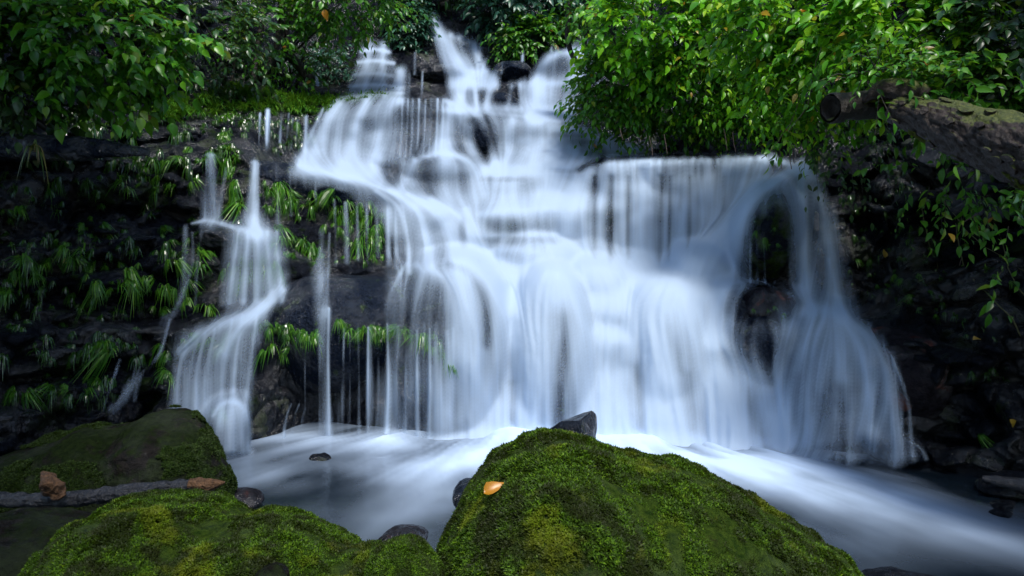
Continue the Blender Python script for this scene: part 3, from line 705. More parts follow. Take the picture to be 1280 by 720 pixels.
# ------------------------------------------------------------------ pool
xs = np.linspace(-9, 9, 420); ys = np.linspace(.4, 10.5, 300); X, Y = np.meshgrid(xs, ys)
ppx, ppy = CX + X / Y * F, HY + CAMZ / Y * F
def gs(cx, cy, sx, sy, rot=0):
    a = math.radians(rot); u = (ppx - cx) * math.cos(a) + (ppy - cy) * math.sin(a); v = -(ppx - cx) * math.sin(a) + (ppy - cy) * math.cos(a)
    return np.exp(-.5 * ((u / sx) ** 2 + (v / sy) ** 2))
base = 1.05 * gs(760, 548, 230, 20) + .42 * gs(560, 596, 80, 20, -28) + .4 * gs(640, 570, 110, 20, -8) + .75 * gs(930, 582, 170, 20, 12) + .42 * gs(1090, 622, 150, 22, 20) + .22 * gs(470, 580, 100, 16) + .45 * gs(385, 549, 60, 6) + .3 * gs(470, 556, 70, 5) + .3 * gs(325, 596, 40, 12, 10) + .22 * gs(960, 640, 110, 22, 20)
ang = np.where(X > 0, -38, 62.)                                  # flow from the foot of the falls
fx, fy = 0.6, 8.6
th = np.arctan2(Y - fy - 3, X - fx); rr = np.hypot(X - fx, Y - fy - 3)
nz = fbm(np.stack([th * 9, rr * .8, X * 0], -1), 3, 21) + .35 * fbm(np.stack([X * .9, Y * 1.4, X * 0], -1), 3, 5)
nz2 = fbm(np.stack([th * 40, rr * 1.0, X * 0], -1), 3, 25)
foam = np.clip(.62 * base * (1 + .9 * nz + .35 * nz2) + .09 * nz, 0, 1)
foam = np.clip(foam, 0, .97)
z = .04 * fbm(np.stack([X * .9, Y * .9, X * 0], -1), 3, 2) + .10 * np.clip(foam, 0, 1) ** 2 * np.exp(-((Y - 8.4) / 1.0) ** 2)
pool = mesh('pool', np.stack([X, Y, z], -1).reshape(-1, 3), grid_faces(300, 420)[:, ::-1], M_POOL, attrs=dict(foam=foam.ravel()))
tag(pool, 'dark plunge pool streaked with pale foam', 'pool', kind='structure')

# ------------------------------------------------------------------ foreground boulders
def stone(label, parts, centre, mat, seed, amt=.5, n=6, cat='boulder', name='boulder', bump=.02, sc=1.0, facets=12):
    """star shaped blend of several ellipsoids: (px, py, Y, rx px, ry px, depth m, roll)"""
    v, f = ICO6 if n == 6 else ICO5
    c0 = P(*centre)
    best = np.full(len(v), .02)
    acc = np.zeros(len(v)); K = 14
    for (bx, by, bY, rx, ry, rd, roll) in parts:
        c = P(bx, by, bY); r = np.array([rx / F * bY, rd, ry / F * bY]); a = math.radians(roll)
        R = np.array([[math.cos(a), 0, -math.sin(a)], [0, 1, 0], [math.sin(a), 0, math.cos(a)]])
        d = v @ R.T / r; o = (R @ (c0 - c)) / r
        A = (d ** 2).sum(-1); B = d @ o; C = o @ o - 1; q = B * B - A * C
        ex = np.where(q > 0, (-B + np.sqrt(np.maximum(q, 0))) / A, 0); ex = np.maximum(ex, 0)
        acc = acc + ex ** K
    rad = acc ** (1 / K)
    rad = rad * craggy(v, seed, amt, facets=facets)
    w = v * rad[:, None]
    nn = v
    w = w + nn * (bump * (fbm(w * 3 * sc, 4, seed) + .5 * fbm(w * 11 * sc, 3, seed + 1)))[:, None]
    return w, f, c0

def put_stone(label, *a, cat='boulder', name='boulder', group=None, **k):
    w, f, c0 = stone(label, *a, **k)
    e = mesh(name, w, f, a[2]); e.location = c0
    tag(e, label, cat, group)
    return e, w + c0, f

def moss_on(parent, w, f, n, mat, size, minz=-.3, seed=1, thr=None, name='moss', side=None):
    """small moss sprigs standing on a surface: one uncountable mass"""
    rs = np.random.default_rng(seed)
    a, b, c = w[f[:, 0]], w[f[:, 1]], w[f[:, 2]]
    nr = np.cross(b - a, c - a); ar = np.linalg.norm(nr, axis=1); nr /= ar[:, None] + 1e-12
    ctr = (a + b + c) / 3
    view = ctr - np.array([0, 0, CAMZ])
    vis = (nr * view).sum(1) / np.linalg.norm(view, axis=1) < .35
    wgt = ar * (nr[:, 2] > minz) * vis * (ctr[:, 2] > -.02)
    if thr is not None: wgt = wgt * (fbm(ctr * 2.2, 4, seed) > thr)
    wgt /= wgt.sum()
    k = rs.choice(len(f), n, p=wgt); u = rs.random((n, 2)); s = u.sum(1) > 1; u[s] = 1 - u[s]
    p = a[k] + (b[k] - a[k]) * u[:, :1] + (c[k] - a[k]) * u[:, 1:]
    cl = fbm(p * 7, 3, seed + 5)                                 # cushions
    p = p + nr[k] * (.034 * cl[:, None] + .004)
    # template: four small leaflets fanning from the root
    T, TF = [], []
    for j in range(4):
        ang = j / 4 * 2 * math.pi; cx_, sy_ = math.cos(ang), math.sin(ang)
        o = len(T)
        T += [(-.26 * sy_, .26 * cx_, .1), (.26 * sy_, -.26 * cx_, .1), (.7 * cx_, .7 * sy_, .55)]
        TF.append((o, o + 1, o + 2))
    T = np.array(T); TF = np.array(TF)
    d = nr[k] + rs.normal(size=(n, 3)) * .45 + np.array([0, 0, .35]); side_ = rs.normal(size=(n, 3))
    R = rotmat(side_ - d * ((side_ * d).sum(1) / (d ** 2).sum(1))[:, None], d)
    sz = size * rs.uniform(.5, 1.3, n) * (1 + .5 * cl)
    v2, f2 = scatter(T, TF, p, R, sz)
    o = part(name, v2, f2, mat, parent, smooth=False); o['kind'] = 'stuff'
    return o

o, w, f = put_stone('big moss covered boulder in the centre foreground carrying one yellow leaf',
    [(690, 700, 3.3, 135, 152, .75, 0), (820, 760, 3.35, 215, 178, .8, 14), (960, 800, 3.4, 190, 135, .7, 28), (640, 760, 3.2, 92, 140, .6, 0), (800, 900, 3.2, 330, 200, .8, 0)],
    (760, 800, 3.3), M_MOSSB, 3, amt=.25, bump=.03)
moss_on(o, w, f, 130000, M_MOSS, .017, seed=11); BIG = (w, f)
o, w, f = put_stone('low moss covered boulder along the bottom left edge of the picture',
    [(200, 724, 3.3, 135, 98, .55, 0), (330, 755, 3.2, 140, 106, .5, 8), (450, 796, 3.1, 105, 100, .4, 8), (140, 790, 3.3, 130, 120, .6, 0)],
    (260, 780, 3.2), M_MOSSB, 5, amt=.3, bump=.035)
moss_on(o, w, f, 90000, M_MOSS, .017, seed=12, thr=-.35)
o, w, f = put_stone('small moss cushion rock at the right tip of the low left boulder', [(505, 730, 2.9, 50, 50, .2, 0)], (505, 740, 2.9), M_MOSSB, 6, amt=.3, bump=.01, n=5)
moss_on(o, w, f, 12000, M_MOSS, .012, seed=13)
o, w, f = put_stone('dark flat topped mossy boulder on the left with pale lichen on its edge',
    [(205, 610, 5.6, 76, 106, .6, 0), (120, 625, 5.7, 170, 92, .7, -8), (40, 650, 5.6, 150, 90, .7, 0)], (150, 640, 5.65), M_DARKM, 24, amt=.8, bump=.03, facets=16)
moss_on(o, w, f, 60000, M_MOSSD, .018, seed=14, thr=-.1)
o, w, f = put_stone('brown wet rock below the driftwood in the lower left corner', [(20, 720, 3.9, 150, 80, .5, 0)], (20, 730, 3.9), M_DARKM, 31, amt=.7, n=5)
def hull_stone(label, pts, mat, name, cat, seed, bump=.012, cuts=3):
    import bmesh
    bm = bmesh.new(); q = [P(*p) for p in pts]; c = np.mean(q, 0)
    for p in q: bm.verts.new((p - c).tolist())
    r = bmesh.ops.convex_hull(bm, input=bm.verts[:])
    bmesh.ops.delete(bm, geom=[v for v in bm.verts if not v.link_faces], context='VERTS')
    bmesh.ops.bevel(bm, geom=bm.edges[:], offset=.006, segments=2, affect='EDGES')
    bmesh.ops.triangulate(bm, faces=bm.faces[:])
    for _ in range(cuts):
        bmesh.ops.subdivide_edges(bm, edges=[e for e in bm.edges if e.calc_length() > .025], cuts=1)
        bmesh.ops.triangulate(bm, faces=bm.faces[:])
    me = bpy.data.meshes.new(name); bm.to_mesh(me); bm.free()
    v = np.array([x.co[:] for x in me.vertices]); f = np.array([p.vertices[:] for p in me.polygons]); bpy.data.meshes.remove(me)
    d = v / (np.linalg.norm(v, axis=1)[:, None] + 1e-6)
    v = v + d * (bump * fbm(v * 9 + seed, 4, seed))[:, None]
    o = mesh(name, v, f, mat); o.location = c
    return tag(o, label, cat)
hull_stone('dark pointed rock standing behind the big mossy boulder', [(670, 546, 4.4), (700, 527, 4.3), (728, 516, 4.4), (741, 513, 4.35), (746, 520, 4.4), (745, 565, 4.4), (724, 527, 4.15), (733, 570, 4.12), (690, 580, 4.2), (668, 585, 4.5), (736, 518, 4.6), (700, 535, 4.8), (700, 610, 4.8), (745, 610, 4.7), (705, 640, 4.2)], M_BLUE, 'rock', 'rock', 4)
put_stone('small dark stone poking out of the pool on the left', [(400, 574, 7.3, 15, 9, .12, 0)], (400, 577, 7.3), M_ROCK, 18, amt=1.0, n=5, bump=.01, name='stone', cat='stone')
put_stone('wet stone at the waterline left of the big mossy boulder', [(597, 625, 4.6, 34, 22, .3, 20)], (597, 632, 4.6), M_BLUE, 19, amt=.9, n=5, bump=.01, name='stone', cat='stone')
put_stone('submerged reddish stone between the two mossy boulders', [(505, 672, 4.9, 34, 12, .2, 0)], (505, 678, 4.9), M_RUST, 20, amt=.7, n=5, bump=.01, name='stone', cat='stone')
put_stone('reddish stone at the waterline beside the driftwood tip', [(300, 625, 5.8, 30, 14, .2, 0)], (300, 630, 5.8), M_RUST, 22, amt=.8, n=5, bump=.01, name='stone', cat='stone')
put_stone('dark flat rock at the water edge on the far right', [(1270, 606, 6.3, 46, 14, .3, -8)], (1270, 610, 6.3), M_ROCK, 23, amt=1.0, n=5, bump=.02, name='stone', cat='stone')
put_stone('wet stone peeping out at the bottom edge right of the big mossy boulder', [(1120, 728, 4.6, 60, 14, .2, -3)], (1120, 734, 4.6), M_ROCK, 27, amt=1.0, n=5, bump=.02, name='stone', cat='stone')
put_stone('grey stone showing through moss at the bottom edge', [(340, 722, 2.75, 22, 18, .08, 0)], (340, 724, 2.75), M_DARKM, 28, amt=1.0, n=5, bump=.01, name='stone', cat='stone')

# ------------------------------------------------------------------ logs
def log(name, label, pts, rad, mat, seed, bump=.12, hollow=False, extra=None, n=60, seg=28):
    pts = np.array([P(*p) for p in pts]); root = empty(name, pts[0], label, 'log')
    c = spline(pts, n); r = np.interp(np.linspace(0, 1, n), np.linspace(0, 1, len(rad)), rad)
    v, f = tube(c, r, seg, True, bump, seed)
    part('bark', v, f, mat, root)
    if hollow:
        d = c[0] - c[2]; d /= np.linalg.norm(d)
        q = np.array([c[0] + d * .06, c[0] + d * .03, c[0] - d * .05]); v, f = tube(q, [r[0] * .98, r[0] * 1.06, r[0] * 1.0], seg, False, .15, seed + 2)
        v2, f2 = tube(np.array([c[0] - d * .02, c[0] + d * .02, c[0] + d * .062]), [r[0] * .55, r[0] * .72, r[0] * .84], seg, False, .3, seed + 4)
        part('broken_rim', *join([(v, f), (v2, f2)]), M_BARKD, root)
    return root, c, r
lg, c, r = log('fallen_log', 'thick mossy fallen tree trunk with cracked bark jutting in from the right', [(1118, 138, 6.3), (1160, 150, 6.05), (1230, 172, 5.6), (1330, 205, 5.0), (1500, 260, 4.4), (1900, 330, 4.2), (2300, 400, 4.1)], [.12, .20, .235, .245, .25, .255, .26, .265, .27, .275, .28, .28], M_BARK, 3, .14, n=260, seg=80)
# cracked bark plates
rs = np.random.default_rng(9)
for i in range(46):
    t = rs.uniform(.03, .6); k = int(t * 120); th = rs.uniform(0, 2 * math.pi)
    tg = c[min(k + 1, 179)] - c[k]; tg /= np.linalg.norm(tg)
    a = np.cross(tg, [0, 0, 1]); a /= np.linalg.norm(a); b = np.cross(tg, a)
    nrm = a * math.cos(th) + b * math.sin(th); sd_ = np.cross(tg, nrm)
    L_, W_ = rs.uniform(.05, .16), rs.uniform(.015, .04)
    base_ = c[k] + nrm * r[k] * 1.03
    pts = []
    ring = np.linspace(0, 2 * math.pi, 10)[:-1]
    for h_ in (-.02, .012):
        for q in ring: 
            j = rs.uniform(.75, 1.2); pts.append(base_ + tg * math.cos(q) * L_ * j * .5 + sd_ * math.sin(q) * W_ * j + nrm * (h_ - .5 * (math.sin(q) * W_) ** 2 / r[k]))
    pts.append(base_ + nrm * .016)
    ff = []
    for q in range(9):
        n2 = (q + 1) % 9; ff += [(q, n2, 9 + n2), (q, 9 + n2, 9 + q), (9 + q, 9 + n2, 18)]
    part('bark_plate', pts, ff, M_BARK, lg, smooth=False)
v, f = tube(c[:90], r[:90] * 1.0, 28, False, .12, 3)
sel = v
ff_ = f
moss_on(lg, v, f, 16000, leaf_mat('olive_moss', [(0, (.05, .07, .01)), (1, (.16, .19, .02))], .2, .6, .2), .014, minz=.45, seed=5, thr=-.05)
lg2, c2, r2 = log('fallen_log', 'short hollow broken log end beside the thick mossy trunk', [(1044, 134, 6.5), (1075, 132, 6.6), (1130, 130, 6.8)], [.13, .13, .12], M_BARKD, 8, .12, hollow=True, n=24)
lg3, c3, r3 = log('fallen_log', 'moss draped stub of wood on top of the broken log', [(1078, 128, 6.45), (1092, 118, 6.42), (1112, 112, 6.4), (1160, 122, 6.3)], [.02, .09, .12, .10], M_BARK, 12, .2, n=20)
v, f = tube(c3, r3 * 1.03, 20, False, .2, 12)
moss_on(lg3, v, f, 11000, bpy.data.materials['olive_moss'], .016, minz=-.2, seed=6)
log('driftwood', 'wet grey driftwood trunk with a splintered brown tip lying on the dark left boulder', [(-40, 622, 4.9), (60, 626, 4.85), (140, 618, 4.8), (200, 610, 4.8), (245, 606, 4.8)], [.045, .05, .055, .05, .04], M_DRIFT, 21, .3, n=120, seg=48)
d1, _, _ = log('driftwood_tip', 'splintered brown tip of the wet grey driftwood', [(238, 606, 4.8), (258, 606, 4.79), (281, 603, 4.78)], [.042, .045, .008], M_WOOD, 22, .3, n=40, seg=48)
log('wood_stump', 'pale brown broken stump standing by the driftwood on the left', [(78, 622, 4.75), (64, 604, 4.75), (52, 590, 4.75)], [.03, .062, .055, .012], M_WOOD, 33, .6, n=40, seg=48)
log('fallen_log', 'dark wet log lying across the rocks at the far left', [(-60, 186, 8.4), (40, 184, 8.3), (120, 186, 8.2), (186, 190, 8.3)], [.15, .16, .14, .04], M_BLUE, 41, .2, n=50)
log('fallen_log', 'wet black log at the water edge on the far right', [(1228, 598, 6.2), (1262, 604, 6.1), (1340, 618, 5.9)], [.03, .07, .09], M_DRIFT, 43, .3, n=24, seg=12)

# ------------------------------------------------------------------ leaves
def leaf_template(kind=0):
    """pointed oval leaf, folded at the midrib, y = length 1"""
    L = [(0, 0), (.18, .15), (.42, .23), (.68, .17), (.88, .065), (1, 0)] if kind == 0 else [(0, 0), (.15, .20), (.35, .30), (.6, .24), (.82, .10), (1, 0)]
    v, f = [], []
    for (y, x) in L:
        zc = -.28 * y * y
        v += [(-x, y, zc + x * .35), (0, y, zc), (x, y, zc + x * .35)]
    for i in range(len(L) - 1):
        a = i * 3
        for s in (0, 1):
            f += [(a + s, a + s + 1, a + s + 4), (a + s, a + s + 4, a + s + 3)]
    return np.array(v, float), np.array(f)
LT = [leaf_template(0), leaf_template(1)]
LEAFMESH = {}
def leaf_mesh(k, mat):
    key = (k, mat.name)
    if key not in LEAFMESH: LEAFMESH[key] = mesh('leaf', *LT[k], mat, link=False)
    return LEAFMESH[key]

def shrub(name, label, cat, c, r, n_spr, leaf, mat, seed, single=120, kind=0, group=None, lean=(0, 0, 0), spl=.42, perspr=9, front=-.15, base=None, wood=M_BARKD, flat=.55, limbs=6):
    """c = (px, py, Y), r = (rx px, ry px, depth m)"""
    rs = np.random.default_rng(seed)
    cw = P(*c); R3 = np.array([r[0] / F * c[2], r[2], r[1] / F * c[2]])
    bw = P(*base) if base else cw - np.array([0, -R3[1] * .6, R3[2]])
    root = empty(name, bw, label, cat, group)
    # sprig roots spread through the crown, thicker near its face
    d = rs.normal(size=(n_spr * 4, 3)); d /= np.linalg.norm(d, axis=1)[:, None]
    d = d[(-d[:, 1] > front)][:n_spr]; n = len(d)
    lump = 1 + .28 * fbm(d * 2.6 + seed, 3, seed)
    rad = rs.uniform(.35, 1.0, n) ** .55 * lump
    p0 = cw + d * rad[:, None] * R3
    out = d / R3; out /= np.linalg.norm(out, axis=1)[:, None]
    dr = out * .8 + np.array([0, 0, .35]) + rs.normal(size=(n, 3)) * .35 + np.array(lean); dr /= np.linalg.norm(dr, axis=1)[:, None]
    spr = spl * rs.uniform(.6, 1.25, n)
    K = perspr
    t = (np.arange(K) + 1) / K
    sag = np.array([0, 0, -.45])
    pts = p0[:, None] + dr[:, None] * (spr[:, None] * t)[..., None] + sag * (spr[:, None] * t ** 2)[..., None]
    tang = dr[:, None] + 2 * sag * t[None, :, None]; tang /= np.linalg.norm(tang, axis=-1, keepdims=True)
    side = np.cross(tang, [0, 0, 1.0]); side /= np.linalg.norm(side, axis=-1, keepdims=True) + 1e-6
    sg = np.where(np.arange(K) % 2 == 0, 1, -1)[None, :, None]
    ld = tang * .55 + side * sg * .8 + rs.normal(size=pts.shape) * .28 + np.array([0, -.12, -.22])
    ld[:, -1] = tang[:, -1] + np.array([0, 0, -.2])
    nrm = np.array([0, -.45, 1.0]) + rs.normal(size=pts.shape) * flat
    pos = pts.reshape(-1, 3); ld = ld.reshape(-1, 3); nrm = nrm.reshape(-1, 3)
    sz = leaf * rs.uniform(.4, 1.4, len(pos)); R = rotmat(ld, nrm)
    # leaves nearest the eye become objects of their own
    q = pos - np.array([0, 0, CAMZ]); px = CX + q[:, 0] / q[:, 1] * F; py = HY - q[:, 2] / q[:, 1] * F
    depth = ((pos - cw) / R3 * np.array([0, -1, 0])).sum(1) + rs.normal(size=len(pos)) * .15
    depth[(px < -10) | (px > 1290) | (py < -10)] = -99
    order = np.argsort(-depth); one = order[:single]; rest = order[single:]
    lm = leaf_mesh(kind, mat)
    loc = pos[one] - bw
    for j, k in enumerate(one):
        o = bpy.data.objects.new('leaf', lm); M = Matrix(R[k].tolist()).to_4x4() @ Matrix.Scale(float(sz[k]), 4); M.translation = Vector(loc[j].tolist())
        o.matrix_local = M; COL.objects.link(o); o.parent = root
    v, f = scatter(*LT[kind], pos[rest], R[rest], sz[rest])
    o = part('foliage', v, f, mat, root, smooth=True); o['kind'] = 'stuff'
    # twigs (one mass) and limbs
    tw = []
    pick = range(n)
    T = np.concatenate([p0[:, None], pts], 1)
    for i in pick:
        if rs.random() < .6: tw.append(tube(T[i][::3], np.linspace(.006, .002, len(T[i][::3])), 3, False))
    o = part('twigs', *join(tw), wood, root); o['kind'] = 'stuff'
    for i in rs.choice(n, min(limbs, n), replace=False):
        a = bw; b = p0[i]; mid = (a + b) / 2 + rs.normal(size=3) * .12 + np.array([0, 0, .1])
        v, f = tube(spline([a, mid, b], 12), np.linspace(.03, .008, 12), 6, True, .1, i)
        part('branch', v, f, wood, root)
    return root

GR = 'shrubs on the right bank'; GL = 'shrubs on the left bank'
# right bank
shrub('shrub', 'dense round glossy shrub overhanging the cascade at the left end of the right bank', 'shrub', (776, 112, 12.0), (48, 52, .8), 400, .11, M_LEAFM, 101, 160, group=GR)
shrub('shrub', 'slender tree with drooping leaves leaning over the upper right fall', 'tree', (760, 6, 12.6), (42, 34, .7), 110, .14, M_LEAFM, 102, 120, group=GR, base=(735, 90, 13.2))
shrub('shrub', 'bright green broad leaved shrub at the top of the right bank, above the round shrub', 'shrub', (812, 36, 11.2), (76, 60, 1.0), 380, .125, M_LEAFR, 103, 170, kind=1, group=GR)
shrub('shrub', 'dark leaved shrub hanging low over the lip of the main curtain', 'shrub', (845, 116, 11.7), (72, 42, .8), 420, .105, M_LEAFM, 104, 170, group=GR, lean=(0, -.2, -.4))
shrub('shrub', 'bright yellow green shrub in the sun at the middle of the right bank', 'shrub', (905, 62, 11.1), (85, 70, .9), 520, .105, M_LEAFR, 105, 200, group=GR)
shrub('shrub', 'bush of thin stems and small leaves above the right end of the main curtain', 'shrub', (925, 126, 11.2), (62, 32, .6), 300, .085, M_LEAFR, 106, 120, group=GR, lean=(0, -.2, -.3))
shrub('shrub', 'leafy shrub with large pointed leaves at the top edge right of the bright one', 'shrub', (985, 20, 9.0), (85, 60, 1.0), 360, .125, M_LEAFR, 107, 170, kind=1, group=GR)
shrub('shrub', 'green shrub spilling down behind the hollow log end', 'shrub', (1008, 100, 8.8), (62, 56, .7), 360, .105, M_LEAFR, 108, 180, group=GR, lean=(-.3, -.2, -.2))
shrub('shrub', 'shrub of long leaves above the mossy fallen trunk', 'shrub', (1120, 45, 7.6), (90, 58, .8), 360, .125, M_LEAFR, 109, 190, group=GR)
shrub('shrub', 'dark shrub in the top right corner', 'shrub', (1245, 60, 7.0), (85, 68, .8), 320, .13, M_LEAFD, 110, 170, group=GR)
shrub('shrub', 'low leafy plants right behind the mossy fallen trunk', 'shrub', (1200, 118, 6.6), (70, 28, .4), 110, .11, M_LEAFM, 111, 110, group=GR)
shrub('shrub', 'few leaves lying over the mossy stub and the start of the fallen trunk', 'shrub', (1120, 96, 6.5), (70, 12, .25), 60, .09, M_LEAFM, 119, 90, group=GR, limbs=0, lean=(0, -.3, 0), perspr=6)
shrub('shrub', 'scattered dark leaves hanging below the mossy fallen trunk', 'shrub', (1210, 225, 6.9), (80, 40, .4), 50, .10, M_LEAFM, 112, 110, group=GR, limbs=0, lean=(0, -.2, -.8))
shrub('shrub', 'sparse creeper leaves along the right edge of the picture', 'creeper', (1262, 290, 6.4), (40, 60, .3), 16, .11, M_LEAFM, 113, 80, group=GR, lean=(0, -.2, -.6), perspr=5, limbs=0)
shrub('creeper', 'thin dark growth in the hollow under the broken log end', 'creeper', (1050, 185, 8.6), (46, 26, .3), 60, .08, M_LEAFD, 114, 60, group=GR, limbs=0, lean=(0, -.2, -.8), perspr=6)
# left bank
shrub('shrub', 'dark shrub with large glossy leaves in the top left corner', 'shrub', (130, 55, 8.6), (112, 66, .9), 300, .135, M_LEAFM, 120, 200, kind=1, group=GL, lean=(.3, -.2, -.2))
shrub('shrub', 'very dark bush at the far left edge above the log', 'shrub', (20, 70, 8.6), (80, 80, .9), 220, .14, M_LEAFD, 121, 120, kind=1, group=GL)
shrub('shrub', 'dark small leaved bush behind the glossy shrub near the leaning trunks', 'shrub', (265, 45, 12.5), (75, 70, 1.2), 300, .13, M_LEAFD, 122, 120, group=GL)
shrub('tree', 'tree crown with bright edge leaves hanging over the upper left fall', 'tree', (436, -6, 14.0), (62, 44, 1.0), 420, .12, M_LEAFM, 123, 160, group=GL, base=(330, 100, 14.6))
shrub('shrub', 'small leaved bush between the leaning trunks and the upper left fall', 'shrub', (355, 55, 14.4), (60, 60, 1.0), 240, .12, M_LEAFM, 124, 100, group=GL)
shrub('shrub', 'creeper covering the rock left of the stepped upper left fall', 'creeper', (410, 90, 15.8), (40, 26, .4), 200, .11, M_LEAFT, 125, 60, group=GL, lean=(0, -.2, -.6))
# behind the top of the falls
shrub('shrub', 'bluish hazy bush in the gap behind the top of the falls', 'shrub', (652, 6, 16.9), (56, 40, 1.0), 420, .17, M_LEAFT, 130, 120, group='bushes behind the top of the falls')
shrub('shrub', 'green bush beside the uppermost right cascade', 'shrub', (668, 52, 16.4), (44, 22, .7), 240, .13, M_LEAFM, 131, 90, group='bushes behind the top of the falls')
shrub('shrub', 'dark ivy mass left of the topmost fall', 'shrub', (512, 36, 16.9), (22, 42, .7), 260, .13, M_LEAFT, 132, 60, group='bushes behind the top of the falls')
shrub('shrub', 'dark forest mass behind the topmost fall', 'shrub', (560, -52, 17.2), (90, 48, .8), 420, .16, M_LEAFD, 133, 40, group='bushes behind the top of the falls')

# trunks of the left trees
for (lab, pts, rad) in [
  ('slanting tree trunk left of the upper left fall', [(388, 100, 14.2), (356, 50, 14.4), (380, -30, 14.6), (390, -120, 14.8)], [.10, .09, .08, .07]),
  ('thin leaning trunk at the very left of the trunk cluster', [(325, 100, 13.8), (345, 60, 13.9), (352, 0, 14.0), (350, -100, 14)], [.07, .06, .06, .05]),
  ('thin pale tree trunk among the dark leaves above the left bank', [(315, 110, 13.6), (322, 60, 13.6), (332, 0, 13.6), (340, -100, 13.6)], [.05, .05, .04, .04]),
  ('curved bare trunk behind the round shrub on the right', [(728, 90, 12.9), (712, 60, 12.9), (710, 20, 12.8), (725, -60, 12.8)], [.05, .045, .04, .03]),
  ('distant straight trunk behind the top of the falls', [(596, 60, 18), (595, 10, 18), (594, -60, 18)], [.05, .05, .05])]:
    pw = np.array([P(*p) for p in pts]); root = empty('tree', pw[0], lab, 'tree')
    v, f = tube(spline(pw, 30), np.interp(np.linspace(0, 1, 30), np.linspace(0, 1, len(rad)), rad), 10, True, .15, 4)
    part('trunk', v, f, M_BARKD, root)

# unseen trees added round the stream; their crowns shade it and block sky light
LC = (np.array([(-.32, 0, 0), (0, -.1, .05), (.32, 0, 0), (.22, .7, -.1), (0, 1.1, -.25), (-.22, .7, -.1)], float), np.array([(0, 1, 4), (1, 2, 4), (2, 3, 4), (0, 4, 5)]))
def shade_tree(label, x, y, zc, r, n, seed):
    rs = np.random.default_rng(seed); root = empty('tree', (x, y, -1.2), label, 'tree', 'unseen shade trees added round the stream')
    c = np.array([x, y, zc]) + np.array([rs.normal() * .3, rs.normal() * .3, 0])
    d = rs.normal(size=(n, 3)); d /= np.linalg.norm(d, axis=1)[:, None]
    p = c + d * (rs.uniform(.1, 1, n) ** .5 * (1 + .35 * fbm(d * 2 + seed, 3, seed)))[:, None] * np.array([r, r, r * .45])
    R = rotmat(rs.normal(size=(n, 3)), np.array([0, 0, 1.0]) + rs.normal(size=(n, 3)) * .5)
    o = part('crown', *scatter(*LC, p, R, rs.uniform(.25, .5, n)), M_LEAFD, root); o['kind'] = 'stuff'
    part('trunk', *tube(spline(np.array([[x, y, -1.2], [x + .2, y, zc * .5], c]), 24), np.linspace(.28, .1, 24), 12, True, .15, seed), M_BARKD, root)
    for i in range(5):
        a = c + np.array([0, 0, -r * .35]); b = p[rs.integers(n)]
        part('branch', *tube(spline(np.array([a, (a + b) / 2 + [0, 0, .3], b]), 10), np.linspace(.09, .03, 10), 6, True, .1, i), M_BARKD, root)
for x, y, zc, r, n, lab in [(-8.5, 5.5, 9.5, 4.2, 4600, 'tall unseen shade tree on the left bank beside the pool'), (-4.4, 2.5, 10, 3.1, 4600, 'tall unseen shade tree leaning over the left side of the pool'), (-8.2, 11, 11, 3.6, 4600, 'tall unseen shade tree on the slope above the left rocks'),
        (-11.5, 12, 11, 4.5, 3200, 'tall unseen shade tree on the slope left of the falls'), (-5.5, -2.5, 9.5, 4.2, 3600, 'tall unseen shade tree on the left bank behind the viewpoint'), (-2.8, -2.6, 10, 2.9, 4200, 'tall unseen shade tree leaning over the stream behind the viewpoint'),
        (9.1, 3.0, 9.5, 3.8, 5200, 'tall unseen shade tree on the right bank beside the pool'), (7.5, -3.5, 10, 3.8, 3000, 'tall unseen shade tree on the right bank behind the viewpoint'), (13.6, 10, 11, 4.2, 3600, 'tall unseen shade tree on the slope right of the falls'),
        (-9, -9, 6, 4.5, 3600, 'broad unseen tree blocking sky light downstream at the far left'), (-3.5, -11, 6.5, 4.5, 3600, 'broad unseen tree blocking sky light downstream left of the middle'), (2.5, -12, 6, 4.5, 3600, 'broad unseen tree blocking sky light straight downstream'), (8.5, -10, 6, 4.5, 3600, 'broad unseen tree blocking sky light downstream at the far right'),
        (-11, -2, 4.5, 4.2, 3200, 'low broad unseen tree blocking sky light on the left bank'), (12, -1, 4.5, 4.2, 3200, 'low broad unseen tree blocking sky light on the right bank'),
        (-7.5, 20, 14, 5, 3000, 'tall unseen shade tree above the falls on the left'), (6, 24, 15, 5, 3000, 'tall unseen shade tree above the falls on the right'), (-1.5, 27, 14, 5, 3000, 'tall unseen shade tree right above the head of the falls')]:
    _ti = globals().get('_ti', 0) + 1
    shade_tree(lab, x, y, zc, r, n, 300 + _ti)

